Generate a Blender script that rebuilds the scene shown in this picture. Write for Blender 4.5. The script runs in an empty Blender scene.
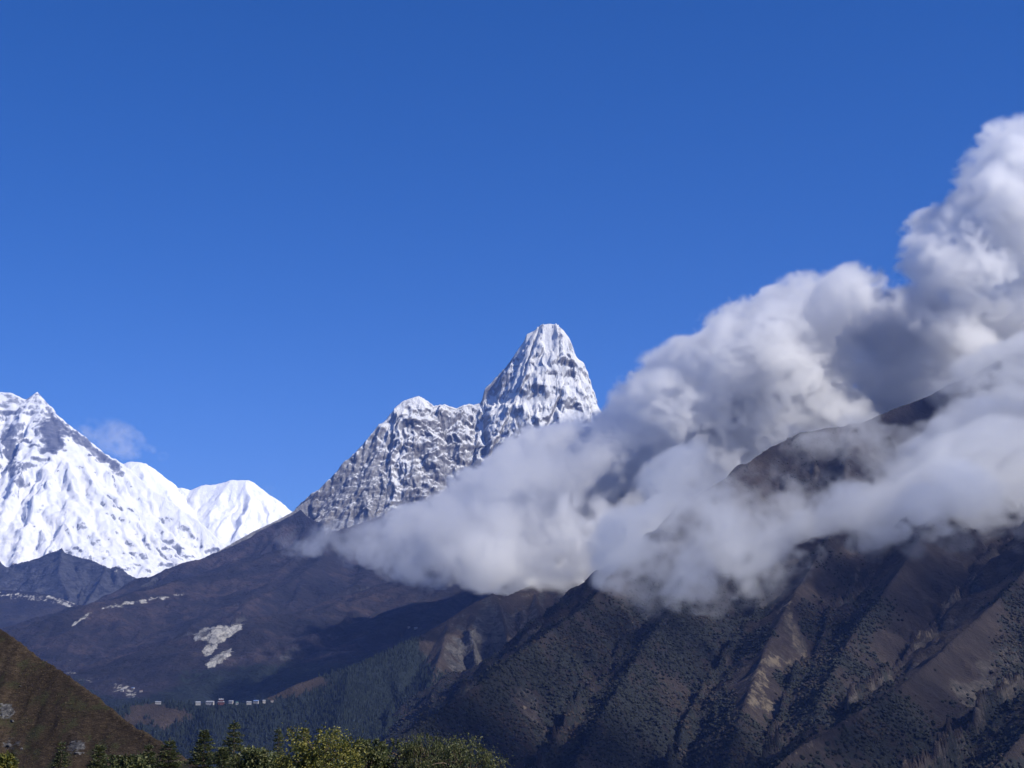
import bpy, math, numpy as np
from mathutils import Vector
rad = math.radians
sc = bpy.context.scene
COL = sc.collection

# ------------------------------------------------------------------ camera
CAMZ = 1000.0                      # metres; the valley floor is about 350
F = 1650.0                         # focal length in picture widths * 1024
PITCH = rad(10.5)
cam = bpy.data.cameras.new('camera')
cam_o = bpy.data.objects.new('camera', cam)
COL.objects.link(cam_o)
cam_o.location = (0, 0, CAMZ)
cam_o.rotation_euler = (rad(90) + PITCH, 0, 0)
cam.sensor_width = 36
cam.lens = 36 * F / 1024
cam.clip_start = 0.5
cam.clip_end = 120000
sc.camera = cam_o

# ------------------------------------------------------------------ sky, sun, exposure
SUN_EL, SUN_AZ = rad(41), rad(114)          # azimuth clockwise from the view direction
world = bpy.data.worlds.new('World')
sc.world = world
world.use_nodes = True
wn = world.node_tree
sky = wn.nodes.new('ShaderNodeTexSky')
sky.sky_type = 'NISHITA'
sky.sun_disc = False
sky.sun_elevation = SUN_EL
sky.sun_rotation = SUN_AZ
sky.altitude = 3900
sky.air_density = 1.0
sky.dust_density = 0.0
sky.ozone_density = 3.0
hs = wn.nodes.new('ShaderNodeHueSaturation')
hs.inputs['Saturation'].default_value = 1.36
hs.inputs['Hue'].default_value = 0.513
wn.links.new(sky.outputs[0], hs.inputs['Color'])
wn.links.new(hs.outputs[0], wn.nodes['Background'].inputs[0])
wn.nodes['Background'].inputs[1].default_value = 0.094
sl = bpy.data.lights.new('sun', 'SUN')
sl.energy = 5.0
sl.angle = rad(0.5)
sl.color = (1.0, 0.94, 0.85)
so = bpy.data.objects.new('sun', sl)
COL.objects.link(so)
SUN = Vector((math.sin(SUN_AZ) * math.cos(SUN_EL), math.cos(SUN_AZ) * math.cos(SUN_EL), math.sin(SUN_EL)))
so.rotation_euler = SUN.to_track_quat('Z', 'Y').to_euler()
so.location = (3000, -1000, 6000)
vs = sc.view_settings
vs.view_transform = 'Standard'
vs.look = 'None'
vs.gamma = 1
vs.exposure = 0.46
sc.cycles.volume_bounces = 10
sc.cycles.max_bounces = 14
sc.cycles.diffuse_bounces = 3
sc.cycles.glossy_bounces = 2
sc.cycles.transparent_max_bounces = 96
sc.cycles.use_denoising = True


# ------------------------------------------------------------------ helpers
def W(px, py, Y):
    """point of the place seen at picture position px, py and Y metres ahead of the camera"""
    u, v = (px - 512) / F, (384 - py) / F
    dy = math.cos(PITCH) - v * math.sin(PITCH)
    dz = math.sin(PITCH) + v * math.cos(PITCH)
    s = Y / dy
    return (u * s, Y, CAMZ + dz * s)


def tag(o, label=None, cat=None, group=None, kind=None):
    if label: o['label'] = label
    if cat: o['category'] = cat
    if group: o['group'] = group
    if kind: o['kind'] = kind
    return o


rng = np.random.RandomState(7)
PERM = rng.permutation(65536).astype(np.int64)
RNDA = rng.rand(65536).astype(np.float32)
RNDB = rng.rand(65536).astype(np.float32)


def hsh(ix, iy):
    return PERM[(PERM[ix & 65535] + iy) & 65535]


def perlin(x, y):
    ix = np.floor(x).astype(np.int64); iy = np.floor(y).astype(np.int64)
    fx = (x - ix).astype(np.float32); fy = (y - iy).astype(np.float32)
    ux = fx * fx * fx * (fx * (fx * 6 - 15) + 10); uy = fy * fy * fy * (fy * (fy * 6 - 15) + 10)

    def g(i, j):
        a = RNDA[hsh(ix + i, iy + j)] * 6.2831853
        return np.cos(a) * (fx - i) + np.sin(a) * (fy - j)
    a = g(0, 0); b = g(1, 0); c = g(0, 1); d = g(1, 1)
    return ((a + (b - a) * ux) * (1 - uy) + (c + (d - c) * ux) * uy) * 1.5


def fbm(x, y, s, octv=5, gain=.5, ridged=False):
    """s: size in metres of the largest feature"""
    t = 0; a = 1; f = 1 / s; n = 0
    for o in range(octv):
        v = perlin(x * f + 17.3 * o, y * f - 9.1 * o)
        if ridged: v = 1 - 2 * np.abs(v)
        t = t + a * v; n += a; a *= gain; f *= 2.03
    return t / n


def sstep(a, b, x):
    t = np.clip((x - a) / (b - a), 0, 1)
    return t * t * (3 - 2 * t)


def erosion(x, y, dx, dy):
    ix = np.floor(x).astype(np.int64); iy = np.floor(y).astype(np.int64)
    fx = (x - ix).astype(np.float32); fy = (y - iy).astype(np.float32)
    c = 0; s = 0; wt = 0
    for i in (-2, -1, 0, 1):
        for j in (-2, -1, 0, 1):
            h = hsh(ix - i, iy - j)
            px = fx + i - RNDA[h] * .5; py = fy + j - RNDB[h] * .5
            w = np.exp(-2 * (px * px + py * py))
            m = (px * dx + py * dy) * 6.2831853
            c = c + np.cos(m) * w; s = s - np.sin(m) * w; wt = wt + w
    return c / wt, s / wt * dx, s / wt * dy


def gullies(X, Y, H, step, size, octv=5, branch=1.4, gain=.45, strength=1.0):
    gy, gx = np.gradient(H, step[1], step[0])
    m = np.sqrt(gx * gx + gy * gy) + 1e-4
    k = np.minimum(m, .8) / m * strength * 1.25
    sx, sy = (gy * k).astype(np.float32), (-gx * k).astype(np.float32)
    X0 = X; X = X + size * .45 * fbm(X + 991, Y, size * 1.6, 3); Y = Y + size * .45 * fbm(X0, Y + 773, size * 1.6, 3)
    mod = (.55 + .9 * sstep(-.35, .35, fbm(X, Y, size * 2.5, 3))).astype(np.float32)
    h = 0; hx = 0; hy = 0; a = .5; f = 1.0
    for o in range(octv):
        c, ex, ey = erosion(X / size * f + 31.7 * o, Y / size * f + 11.9 * o, sx + hy * branch, sy - hx * branch)
        h = h + c * a; hx = hx + ex * a * f * .5; hy = hy + ey * a * f * .5
        a *= gain; f *= 2.0
    return (h - .3) * mod + .3


def facets(tris, k0=2.2, D0=150, k1=1.3):
    """flat faces between ridges, and steep falls outside their edges"""
    return [dict(tri=pts(t), p=pts(t) + pts(t[:1]), k0=k0, D0=D0, k1=k1) for t in tris]


def ridge_height(X, Y, ridges):
    H = np.full(X.shape, -9e3, np.float32); D = np.full(X.shape, 1e5, np.float32)
    for r in ridges:
        if 'tri' in r:
            (ax, ay, az), (bx, by, bz), (cx, cy, cz) = r['tri']
            den = (by - cy) * (ax - cx) + (cx - bx) * (ay - cy)
            l1 = ((by - cy) * (X - cx) + (cx - bx) * (Y - cy)) / den; l2 = ((cy - ay) * (X - cx) + (ax - cx) * (Y - cy)) / den; l3 = 1 - l1 - l2
            z = l1 * az + l2 * bz + l3 * cz
            up = (l1 >= 0) & (l2 >= 0) & (l3 >= 0) & (z > H)
            H = np.where(up, z, H); D = np.where(up, np.minimum(D, 60 + 400 * np.minimum(np.minimum(l1, l2), l3)), D)
    for r in ridges:
        pts, k0, D0, k1 = r['p'], r.get('k0', 1.0), r.get('D0', 300.), r.get('k1', .5)
        for a, b in zip(pts[:-1], pts[1:]):
            ax, ay, az = a; bx, by, bz = b
            vx, vy = bx - ax, by - ay
            L = vx * vx + vy * vy + 1e-6
            t = np.clip(((X - ax) * vx + (Y - ay) * vy) / L, 0, 1)
            d = np.hypot(X - ax - t * vx, Y - ay - t * vy).astype(np.float32)
            z = az + t * (bz - az)
            h = z - (k0 - k1) * D0 * (1 - np.exp(-d / D0)) - k1 * d
            up = h > H
            H = np.where(up, h, H); D = np.where(up, d, D)
    return H.astype(np.float32), D


def grid(x0, x1, y0, y1, dx, dy):
    nx = int((x1 - x0) / dx) + 1; ny = int((y1 - y0) / dy) + 1
    xs = np.linspace(x0, x1, nx); ys = np.linspace(y0, y1, ny)
    X, Y = np.meshgrid(xs, ys)
    return X, Y, (xs[1] - xs[0], ys[1] - ys[0])


def raw_mesh(name, V, Fq, mat, smooth=False, parent=None):
    """V (n,3), Fq (m,k) faces of k corners"""
    me = bpy.data.meshes.new(name)
    V = np.ascontiguousarray(V, np.float32); Fq = np.ascontiguousarray(Fq, np.int32)
    me.vertices.add(len(V)); me.vertices.foreach_set('co', V.ravel())
    k = Fq.shape[1]
    me.loops.add(Fq.size); me.loops.foreach_set('vertex_index', Fq.ravel())
    me.polygons.add(len(Fq)); me.polygons.foreach_set('loop_start', np.arange(0, Fq.size, k, dtype=np.int32))
    me.update(calc_edges=True)
    me.validate()
    me.polygons.foreach_set('use_smooth', np.full(len(me.polygons), smooth))
    for m in (mat if isinstance(mat, (list, tuple)) else [mat]): me.materials.append(m)
    o = bpy.data.objects.new(name, me)
    COL.objects.link(o)
    if parent: o.parent = parent
    return o


def terrain(name, X, Y, Z, mat, attrs=None, label=None, smooth=True):
    ny, nx = X.shape
    i = np.arange(ny * nx).reshape(ny, nx)
    Fq = np.stack([i[:-1, :-1], i[:-1, 1:], i[1:, 1:], i[1:, :-1]], -1).reshape(-1, 4)
    o = raw_mesh(name, np.stack([X, Y, Z], -1).reshape(-1, 3), Fq, mat, smooth)
    for k, v in (attrs or {}).items():
        a = o.data.attributes.new(k, 'FLOAT', 'POINT')
        a.data.foreach_set('value', np.ascontiguousarray(v, np.float32).ravel())
    return tag(o, label, None, None, 'structure')


def sample(X, Y, Z, x, y):
    """height of a grid at x, y (bilinear)"""
    x0, y0 = X[0, 0], Y[0, 0]; dx = X[0, 1] - x0; dy = Y[1, 0] - y0
    u = np.clip((np.asarray(x) - x0) / dx, 0, X.shape[1] - 1.001); v = np.clip((np.asarray(y) - y0) / dy, 0, X.shape[0] - 1.001)
    i = u.astype(int); j = v.astype(int); a = u - i; b = v - j
    return (Z[j, i] * (1 - a) + Z[j, i + 1] * a) * (1 - b) + (Z[j + 1, i] * (1 - a) + Z[j + 1, i + 1] * a) * b


def smooth2(A, n):
    for _ in range(n):
        A = (A + np.roll(A, 1, 0) + np.roll(A, -1, 0)) / 3
        A = (A + np.roll(A, 1, 1) + np.roll(A, -1, 1)) / 3
    return A


# ------------------------------------------------------------------ materials
class M:
    def __init__(s, name):
        s.m = bpy.data.materials.new(name); s.m.use_nodes = True
        s.nt = s.m.node_tree; s.nt.nodes.clear()
        s.out = s.new('ShaderNodeOutputMaterial'); s.b = s.new('ShaderNodeBsdfPrincipled')
        s.link(s.b.outputs[0], s.out.inputs[0])
        s.b.inputs['Roughness'].default_value = .95
        s.b.inputs['Specular IOR Level'].default_value = .15
        s.geo = s.new('ShaderNodeNewGeometry')

    def new(s, t): return s.nt.nodes.new(t)
    def link(s, a, b): s.nt.links.new(a, b)

    def set(s, sock, v):
        if hasattr(v, 'is_linked') or hasattr(v, 'links'): s.link(v, sock)
        elif isinstance(v, tuple) and len(v) == 3 and sock.type == 'RGBA': sock.default_value = (*v, 1)
        else: sock.default_value = v

    def attr(s, name):
        n = s.new('ShaderNodeAttribute'); n.attribute_name = name; return n.outputs['Fac']

    def pos(s, scale=(1, 1, 1)):
        n = s.new('ShaderNodeVectorMath'); n.operation = 'MULTIPLY'
        s.link(s.geo.outputs['Position'], n.inputs[0]); n.inputs[1].default_value = scale
        return n.outputs[0]

    def noise(s, size, detail=6, rough=.6, scale=(1, 1, 1), dist=0.0, typ='FBM'):
        n = s.new('ShaderNodeTexNoise'); n.noise_type = typ
        s.link(s.pos(scale), n.inputs['Vector']); n.inputs['Scale'].default_value = 1 / size
        n.inputs['Detail'].default_value = detail; n.inputs['Roughness'].default_value = rough
        n.inputs['Distortion'].default_value = dist
        return n.outputs['Fac']

    def math(s, op, a, b=0.0, c=0.0):
        n = s.new('ShaderNodeMath'); n.operation = op
        s.set(n.inputs[0], a); s.set(n.inputs[1], b); s.set(n.inputs[2], c); return n.outputs[0]

    def nz(s):
        n = s.new('ShaderNodeSeparateXYZ'); s.link(s.geo.outputs['Normal'], n.inputs[0]); return n.outputs[2]

    def pz(s):
        n = s.new('ShaderNodeSeparateXYZ'); s.link(s.geo.outputs['Position'], n.inputs[0]); return n.outputs[2]

    def step(s, x, a, b):
        n = s.new('ShaderNodeMapRange'); n.interpolation_type = 'SMOOTHSTEP'
        s.set(n.inputs[0], x); n.inputs[1].default_value = a; n.inputs[2].default_value = b
        return n.outputs[0]

    def mix(s, f, a, b):
        n = s.new('ShaderNodeMix'); n.data_type = 'RGBA'
        s.set(n.inputs[0], f); s.set(n.inputs[6], a); s.set(n.inputs[7], b); return n.outputs[2]

    def ramp(s, f, *cols):
        n = s.new('ShaderNodeValToRGB'); e = n.color_ramp.elements
        e[0].position, e[0].color = cols[0][0], (*cols[0][1], 1)
        e[1].position, e[1].color = cols[-1][0], (*cols[-1][1], 1)
        for p, c in cols[1:-1]:
            q = e.new(p); q.color = (*c, 1)
        s.set(n.inputs[0], f); return n.outputs[0]

    def bump(s, h, dist, strength=1.0):
        n = s.new('ShaderNodeBump'); s.set(n.inputs['Height'], h); n.inputs['Distance'].default_value = dist
        n.inputs['Strength'].default_value = strength
        s.link(n.outputs[0], s.b.inputs['Normal'])

    def done(s, col):
        s.set(s.b.inputs['Base Color'], col); return s.m


def mat_alpine(name, size, thr, soft=.05, rockc=((.10, .10, .115), (.26, .25, .25)), namp=.5, bump=.16):
    """snow on whatever is not too steep, rock on the rest; thr attribute 'snow' shifts the limit"""
    m = M(name)
    n1 = m.noise(size, 8, .62); n2 = m.noise(size * .18, 6, .65, (1, 1, .45))
    nn = m.math('ADD', m.math('MULTIPLY', m.math('SUBTRACT', n1, .5), namp), m.math('MULTIPLY', m.math('SUBTRACT', n2, .5), namp))
    v = m.math('ADD', m.math('ADD', m.nz(), nn), m.attr('snow'))
    n4 = m.noise(size * .045, 6, .7, (1, 1, .5))
    v = m.math('ADD', v, m.math('MULTIPLY', m.math('SUBTRACT', n4, .5), namp * .8))
    snow = m.step(v, thr - soft, thr + soft)
    dust = m.step(v, thr - soft * 6, thr + soft * 1.5)
    st = m.noise(size * .25, 5, .6, (.35, .35, 2.2), .8)
    rock = m.ramp(m.math('ADD', m.math('MULTIPLY', st, .6), m.math('MULTIPLY', n2, .4)), (.35, rockc[0]), (.5, tuple((a + b) / 2 for a, b in zip(*rockc))), (.66, rockc[1]))
    sn = m.mix(m.step(n1, .35, .7), (.77, .79, .82), (.86, .86, .86))
    m.bump(m.math('ADD', m.math('MULTIPLY', n2, 1.0), m.noise(size * .05, 5, .6)), size * bump, .9)
    rock = m.mix(m.math('MULTIPLY', dust, .42), rock, (.72, .74, .78))
    return m.done(m.mix(snow, rock, sn))


def mat_slope(name, size, cols, rockc=((.10, .095, .09), (.22, .20, .185)), rock_nz=.62, forest=(.008, .012, .011), scar=((.28, .27, .25), (.5, .49, .46)), bump=.15):
    """dry alpine slopes; attributes: forest (dark woods / scrub), scar (bare pale scree), rock"""
    m = M(name)
    n1 = m.noise(size, 8, .6); n2 = m.noise(size * .2, 8, .7); n3 = m.noise(size * .05, 5, .7)
    base = m.ramp(m.math('ADD', m.math('MULTIPLY', n1, .55), m.math('MULTIPLY', n2, .45)), (.36, cols[0]), (.5, cols[1]), (.62, cols[2]))
    st = m.noise(size * .12, 6, .65, (.5, .5, 1.6), 1.0)
    rock = m.ramp(st, (.35, rockc[0]), (.65, rockc[1]))
    rv = m.math('ADD', m.math('SUBTRACT', rock_nz, m.nz()), m.math('ADD', m.math('MULTIPLY', m.math('SUBTRACT', n2, .5), .55), m.attr('rock')))
    c = m.mix(m.step(rv, -.04, .06), base, rock)
    fv = m.math('ADD', m.attr('forest'), m.math('MULTIPLY', m.math('SUBTRACT', m.math('ADD', m.math('MULTIPLY', n2, .5), m.math('MULTIPLY', n3, .5)), .5), 2.2))
    fc = m.mix(m.step(n3, .35, .65), forest, tuple(v * 2.1 for v in forest))
    c = m.mix(m.step(fv, .35, .65), c, fc)
    stk = m.noise(size * .07, 5, .65, (1.3, .35, .9), .6)
    sv = m.math('ADD', m.attr('scar'), m.math('ADD', m.math('MULTIPLY', m.math('SUBTRACT', n2, .5), 1.0), m.math('ADD', m.math('MULTIPLY', m.math('SUBTRACT', n3, .5), .8), m.math('MULTIPLY', m.math('SUBTRACT', stk, .5), 1.3))))
    c = m.mix(m.step(sv, .40, .70), c, m.ramp(stk, (.38, scar[0]), (.58, scar[1])))
    m.bump(m.math('ADD', n2, m.math('MULTIPLY', n3, .5)), size * bump, .9)
    return m.done(c)


def pts(l): return [W(*p) for p in l]


def relief(X, Y, Z, size, amp, mask=1.0, octv=6):
    """push a face in and out sideways so that cliffs get ledges, ribs and niches"""
    n = fbm(X * .9 + 300, Z * 1.25 + Y * .2, size, octv, .58, True) * amp * mask
    e = fbm(Y + 900, Z * 1.2, size, octv - 1, .55, True) * amp * .6 * mask
    return X + e, Y - n, Z


def wobble(PX, PY, X, Y, size, a):
    return PX + a * fbm(X + 77, Y, size, 5) + a * .35 * fbm(X + 7, Y, size * .2, 4), PY + a * .7 * fbm(X, Y + 55, size, 5) + a * .3 * fbm(X, Y + 7, size * .2, 4)


def zero(X): return np.zeros(X.shape, np.float32)


def pix(X, Y, Z):
    """picture position of terrain points, used to find which part of a slope is which"""
    c, s = math.cos(PITCH), math.sin(PITCH)
    dz = Z - CAMZ
    w = Y * c + dz * s
    return 512 + F * X / w, 384 - F * (-Y * s + dz * c) / w


def poly_dist(poly, x, y):
    """signed distance in picture pixels to an outline, positive inside"""
    P = np.array(poly, float); Q = np.roll(P, -1, 0)
    d = np.full(x.shape, 1e9); ins = np.zeros(x.shape, bool)
    for (ax_, ay), (bx, by) in zip(P, Q):
        vx, vy = bx - ax_, by - ay
        t = np.clip(((x - ax_) * vx + (y - ay) * vy) / (vx * vx + vy * vy + 1e-9), 0, 1)
        d = np.minimum(d, np.hypot(x - ax_ - t * vx, y - ay - t * vy))
        c = ((ay > y) != (by > y)) & (x < (bx - ax_) * (y - ay) / (by - ay + 1e-12) + ax_)
        ins ^= c
    return np.where(ins, d, -d)


# ------------------------------------------------------------------ ground: one sheet to the horizon
def near_ground(X, Y):
    """height relative to the camera of the hillside one stands on"""
    r = np.hypot(X, Y)
    h = -1.7 - .105 * np.maximum(Y, 0) * sstep(2, 20, Y) - .0012 * np.maximum(Y - 60, 0) ** 2
    h = h + .25 * fbm(X, Y, 9, 3) * sstep(3, 12, r)
    return h


def ground_height(X, Y):
    h = CAMZ + near_ground(X, Y)
    r = np.hypot(X, Y)
    far = 330 + 60 * fbm(X, Y, 2500, 4) + 250 * sstep(12000, 30000, r)
    far = np.where(Y < 0, np.maximum(far, CAMZ - 1.7 - .02 * r * sstep(0, 3000, r)), far)
    return np.maximum(h, far)


g_mat = mat_slope('valley_ground', 900, ((.07, .06, .05), (.10, .085, .065), (.13, .11, .085)), bump=.02)
th = np.linspace(0, 2 * np.pi, 361)
rr = np.concatenate([np.linspace(.5, 100, 120), np.geomspace(101, 39000, 200)])
R_, T_ = np.meshgrid(rr, th)
GX, GY = R_ * np.sin(T_), R_ * np.cos(T_)
GZ = ground_height(GX, GY)
GZ[-1] = GZ[0]
terrain('ground', GX, GY, GZ, g_mat, dict(forest=sstep(400, 1500, R_) * .7), label='valley ground under the mountains')

# ------------------------------------------------------------------ snowy wall far away on the left
X, Y, st = grid(-10800, -3200, 18500, 28300, 17, 24)
Yw = 25000
skyl = [(-120, 440, 25300), (-60, 402, 25200), (-25, 408, 25100), (0, 391, 25000), (12, 393, 25000), (25, 399, 25000), (37, 391, 25000), (48, 403, 25000), (60, 416, 25000),
        (72, 426, 25000), (90, 440, 24950), (105, 453, 24900), (120, 462, 24850), (135, 474, 24800), (150, 488, 24700), (165, 496, 24650), (180, 507, 24600), (200, 522, 24500), (222, 542, 24400), (260, 575, 24200)]
ridges = [dict(p=pts(skyl), k0=1.25, D0=900, k1=.75)]
for px0, py0, px1, py1 in ((-25, 408, -50, 560), (20, 398, 8, 560), (48, 403, 46, 530), (72, 426, 88, 560), (105, 453, 128, 570), (150, 488, 172, 580), (180, 507, 205, 580)):
    ridges.append(dict(p=[W(px0, py0 + 6, 24900), W((px0 + px1) / 2 + 4, (py0 * .55 + py1 * .45) + 8, 24450), W(px1, py1, 23900)], k0=1.3, D0=500, k1=.9))
H, D = ridge_height(X, Y, ridges)
g = gullies(X, Y, smooth2(H, 4), st, 420, 6, 1.3)
amp = sstep(0, 350, D) * .9 + .1
Z = H + (g - .35) * 160 * amp + 80 * fbm(X, Y, 500, 6, ridged=True) * amp + 22 * fbm(X, Y, 140, 4)
PX, PY = pix(X, Y, Z)
X, Y, Z = relief(X, Y, Z, 300, 60, amp)
PX, PY = wobble(PX, PY, X, Z, 260, 12)
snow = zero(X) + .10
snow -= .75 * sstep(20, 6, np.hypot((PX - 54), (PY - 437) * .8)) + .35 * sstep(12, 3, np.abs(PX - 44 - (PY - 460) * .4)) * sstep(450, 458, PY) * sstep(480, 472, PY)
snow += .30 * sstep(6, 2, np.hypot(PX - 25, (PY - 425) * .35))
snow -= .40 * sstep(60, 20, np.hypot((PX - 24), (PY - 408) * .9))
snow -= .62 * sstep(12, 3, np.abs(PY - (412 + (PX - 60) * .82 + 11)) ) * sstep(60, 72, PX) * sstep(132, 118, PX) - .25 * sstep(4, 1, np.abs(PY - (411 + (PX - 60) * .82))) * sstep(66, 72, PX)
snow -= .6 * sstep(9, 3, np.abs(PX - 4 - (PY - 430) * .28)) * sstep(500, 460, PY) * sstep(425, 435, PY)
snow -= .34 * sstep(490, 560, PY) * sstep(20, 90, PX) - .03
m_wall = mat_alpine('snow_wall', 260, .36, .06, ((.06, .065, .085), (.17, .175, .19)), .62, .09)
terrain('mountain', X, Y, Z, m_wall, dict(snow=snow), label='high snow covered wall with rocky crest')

# snow peak behind it
X, Y, st = grid(-9500, -2500, 24500, 29500, 18, 24)
skyl = [(60, 470, 27500), (110, 468, 27500), (130, 462, 27500), (146, 464, 27500), (155, 470, 27500), (165, 480, 27500), (176, 488, 27500), (190, 490, 27500), (202, 486, 27500), (217, 485, 27500), (230, 481, 27500), (245, 480, 27500), (254, 483, 27500),
        (264, 491, 27450), (274, 498, 27400), (287, 508, 27400), (300, 522, 27300), (340, 560, 27200)]
ridges = [dict(p=pts(skyl), k0=.85, D0=900, k1=.6),
          dict(p=pts([(217, 485, 27500), (212, 515, 27000), (205, 540, 26600)]), k0=1, D0=400, k1=.7),
          dict(p=pts([(254, 483, 27500), (250, 505, 27000), (262, 540, 26600)]), k0=1, D0=400, k1=.7)]
H, D = ridge_height(X, Y, ridges)
g = gullies(X, Y, smooth2(H, 4), st, 450, 5, 1.2)
amp = sstep(0, 500, D) * .95 + .05
Z = H + (g - .35) * 110 * amp + 50 * fbm(X, Y, 600, 6) * amp + 26 * fbm(X, Y, 260, 5, .55, True)
terrain('mountain', X, Y, Z, mat_alpine('snow_peak', 500, .12, .05, ((.2, .21, .25), (.34, .35, .38)), .4, .03), dict(snow=zero(X) + .15), label='smooth white snow peak behind the wall')

# ------------------------------------------------------------------ blue rock hills under the wall
X, Y, st = grid(-6900, -2400, 13000, 18500, 14, 16)
ridges = [dict(p=pts([(-120, 570, 17600), (-40, 560, 17500), (0, 562, 17400), (12, 568, 17400), (30, 562, 17300), (48, 556, 17300), (62, 551, 17200), (72, 556, 17200), (90, 562, 17100), (105, 567, 17000), (125, 572, 16900), (150, 585, 16800), (200, 620, 16600)]), k0=.85, D0=500, k1=.45),
          dict(p=pts([(62, 551, 17200), (58, 575, 16500), (70, 600, 15800)]), k0=.9, D0=300, k1=.5),
          dict(p=pts([(105, 567, 17000), (100, 585, 16400), (85, 604, 15700)]), k0=.9, D0=300, k1=.5),
          dict(p=pts([(-40, 560, 17500), (-20, 590, 16300), (10, 600, 15500)]), k0=.8, D0=300, k1=.5),
          dict(p=pts([(-90, 575, 14800), (-30, 588, 14800), (0, 590, 14800), (35, 592, 14700), (60, 598, 14600), (95, 612, 14400), (120, 625, 14200)]), k0=.5, D0=500, k1=.32)]
H, D = ridge_height(X, Y, ridges)
g = gullies(X, Y, smooth2(H, 4), st, 380, 5, 1.3)
amp = sstep(0, 260, D) * .9 + .1
near = sstep(15300, 14700, Y)
amp = amp * (1 - near) + near * amp + .25 * (1 - near) * (1 - amp)
Z = H + (g - .35) * (190 - 145 * near) * amp + (90 - 78 * near) * fbm(X, Y, 350, 5, ridged=True) * amp
PX, PY = pix(X, Y, Z)
scar = zero(X)
scar = np.maximum(scar, .44 * sstep(6, 1, np.abs(PY - 594 - (PX - 0) * .12)) * near)
scar = np.maximum(scar, .7 * sstep(3, .5, np.abs(PY - 596 - (PX - 48) * .45)) * sstep(44, 50, PX) * near)
scar = np.maximum(scar, .62 * sstep(.62, .8, g) * (1 - near))
terrain('mountain', X, Y, Z, mat_slope('far_rock', 500, ((.012, .012, .015), (.026, .023, .024), (.05, .043, .04)), ((.015, .016, .02), (.075, .077, .085)), rock_nz=.80, bump=.08), dict(forest=zero(X) - .6, scar=scar, rock=zero(X) + .12 - .5 * near),
        label='dark rocky foothills below the snow wall')

# ------------------------------------------------------------------ the great tooth shaped peak
X, Y, st = grid(-3100, 2300, 10900, 15200, 6.5, 8)
S = 14100
skyl = [(150, 585, 12900), (200, 562, 13000), (250, 533, 13200), (275, 521, 13300), (292, 512, 13400), (302, 504, 13450), (312, 498, 13500), (322, 487, 13550), (332, 481, 13600), (345, 467, 13650), (355, 461, 13700), (366, 448, 13750), (377, 437, 13800),
        (388, 418, 13850), (397, 406, 13900), (403, 401, 13930), (410, 399, 13950), (418, 396, 13980), (424, 399, 14000), (434, 406, 14020), (445, 405, 14040), (456, 409, 14050), (464, 405, 14050), (474, 405, 14060), (482, 402, 14060),
        (485, 388, 14070), (496, 377, 14080), (505, 367, S), (512, 358, S), (518, 349, S), (524, 340, S), (527, 333, S), (534, 330, S), (541, 324, S), (550, 323, S), (557, 324, S), (564, 330, S), (569, 337, S), (572, 346, S), (575, 357, S), (577, 368, S),
        (583, 378, 14080), (590, 388, 14060), (593, 397, 14040), (597, 408, 14000), (604, 425, 13950), (618, 450, 13900), (650, 500, 13800), (690, 540, 13700)]
ridges = [dict(p=pts(skyl[:25]), k0=1.7, D0=450, k1=.8), dict(p=pts(skyl[24:]), k0=3.6, D0=160, k1=1.9),
          dict(p=pts([(397, 406, 13900), (396, 425, 13780), (397, 455, 13620), (386, 480, 13440), (365, 500, 13280), (345, 514, 13120), (320, 540, 12850)]), k0=1.6, D0=220, k1=.9),
          dict(p=pts([(434, 408, 14000), (445, 440, 13780), (455, 470, 13600), (450, 500, 13400)]), k0=1.5, D0=200, k1=.95),
          dict(p=pts([(470, 408, 14040), (487, 430, 13850), (492, 450, 13700), (480, 480, 13500)]), k0=1.6, D0=200, k1=1.0),
          dict(p=pts([(541, 328, S - 5), (535, 350, 14010), (528, 372, 13930), (516, 392, 13850), (512, 415, 13740), (505, 440, 13620)]), k0=3.4, D0=150, k1=1.9),
          dict(p=pts([(556, 330, S - 5), (557, 350, 14020), (561, 372, 13930), (552, 400, 13820), (546, 425, 13700), (540, 450, 13560)]), k0=3.4, D0=150, k1=1.9),
          dict(p=pts([(576, 368, S - 10), (580, 392, 13960), (590, 410, 13860), (592, 440, 13700)]), k0=3.4, D0=150, k1=1.9)]
FT = 14100
ridges += facets([[(538, 327, FT), (483, 401, 14055), (512, 408, 13780)],
                  [(541, 325, FT), (558, 325, FT), (512, 408, 13780)], [(558, 325, FT), (512, 408, 13780), (556, 405, 13790)],
                  [(559, 326, FT), (577, 370, 14085), (556, 405, 13790)], [(577, 370, 14085), (592, 410, 14000), (562, 440, 13700)],
                  [(483, 402, 14055), (512, 408, 13780), (488, 455, 13560)], [(512, 408, 13780), (556, 405, 13790), (530, 460, 13480)],
                  [(397, 407, 13900), (308, 502, 13480), (385, 486, 13420)], [(404, 407, 13925), (396, 458, 13600), (478, 415, 14035)],
                  [(396, 458, 13600), (478, 415, 14035), (470, 486, 13460)], [(308, 504, 13480), (385, 486, 13420), (330, 545, 12950)]])
for r_ in ridges[-11:-5]: r_['k0'], r_['k1'] = 4.2, 2.0
H, D = ridge_height(X, Y, ridges)
D = D * 1.0
Hs = smooth2(H, 3)
g = gullies(X, Y, Hs, st, 170, 5, 1.3, .5)
g2 = gullies(X, Y, Hs, st, 60, 3, 1.0, .5)
amp = sstep(0, 120, D) * .93 + .07
lowp = sstep(1800, 1300, Z if False else H)
wx, wy = X + 60 * fbm(X, Y, 130, 3), Y + 60 * fbm(X + 500, Y, 130, 3)
HX, HY = pix(X, Y, H)
shaded_face = np.maximum(sstep(400, 385, HX), sstep(-1, 3, (538 - (HY - 327) * .32) - HX) * sstep(480, 486, HX) * sstep(412, 402, HY) * sstep(320, 335, HY))
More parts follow.
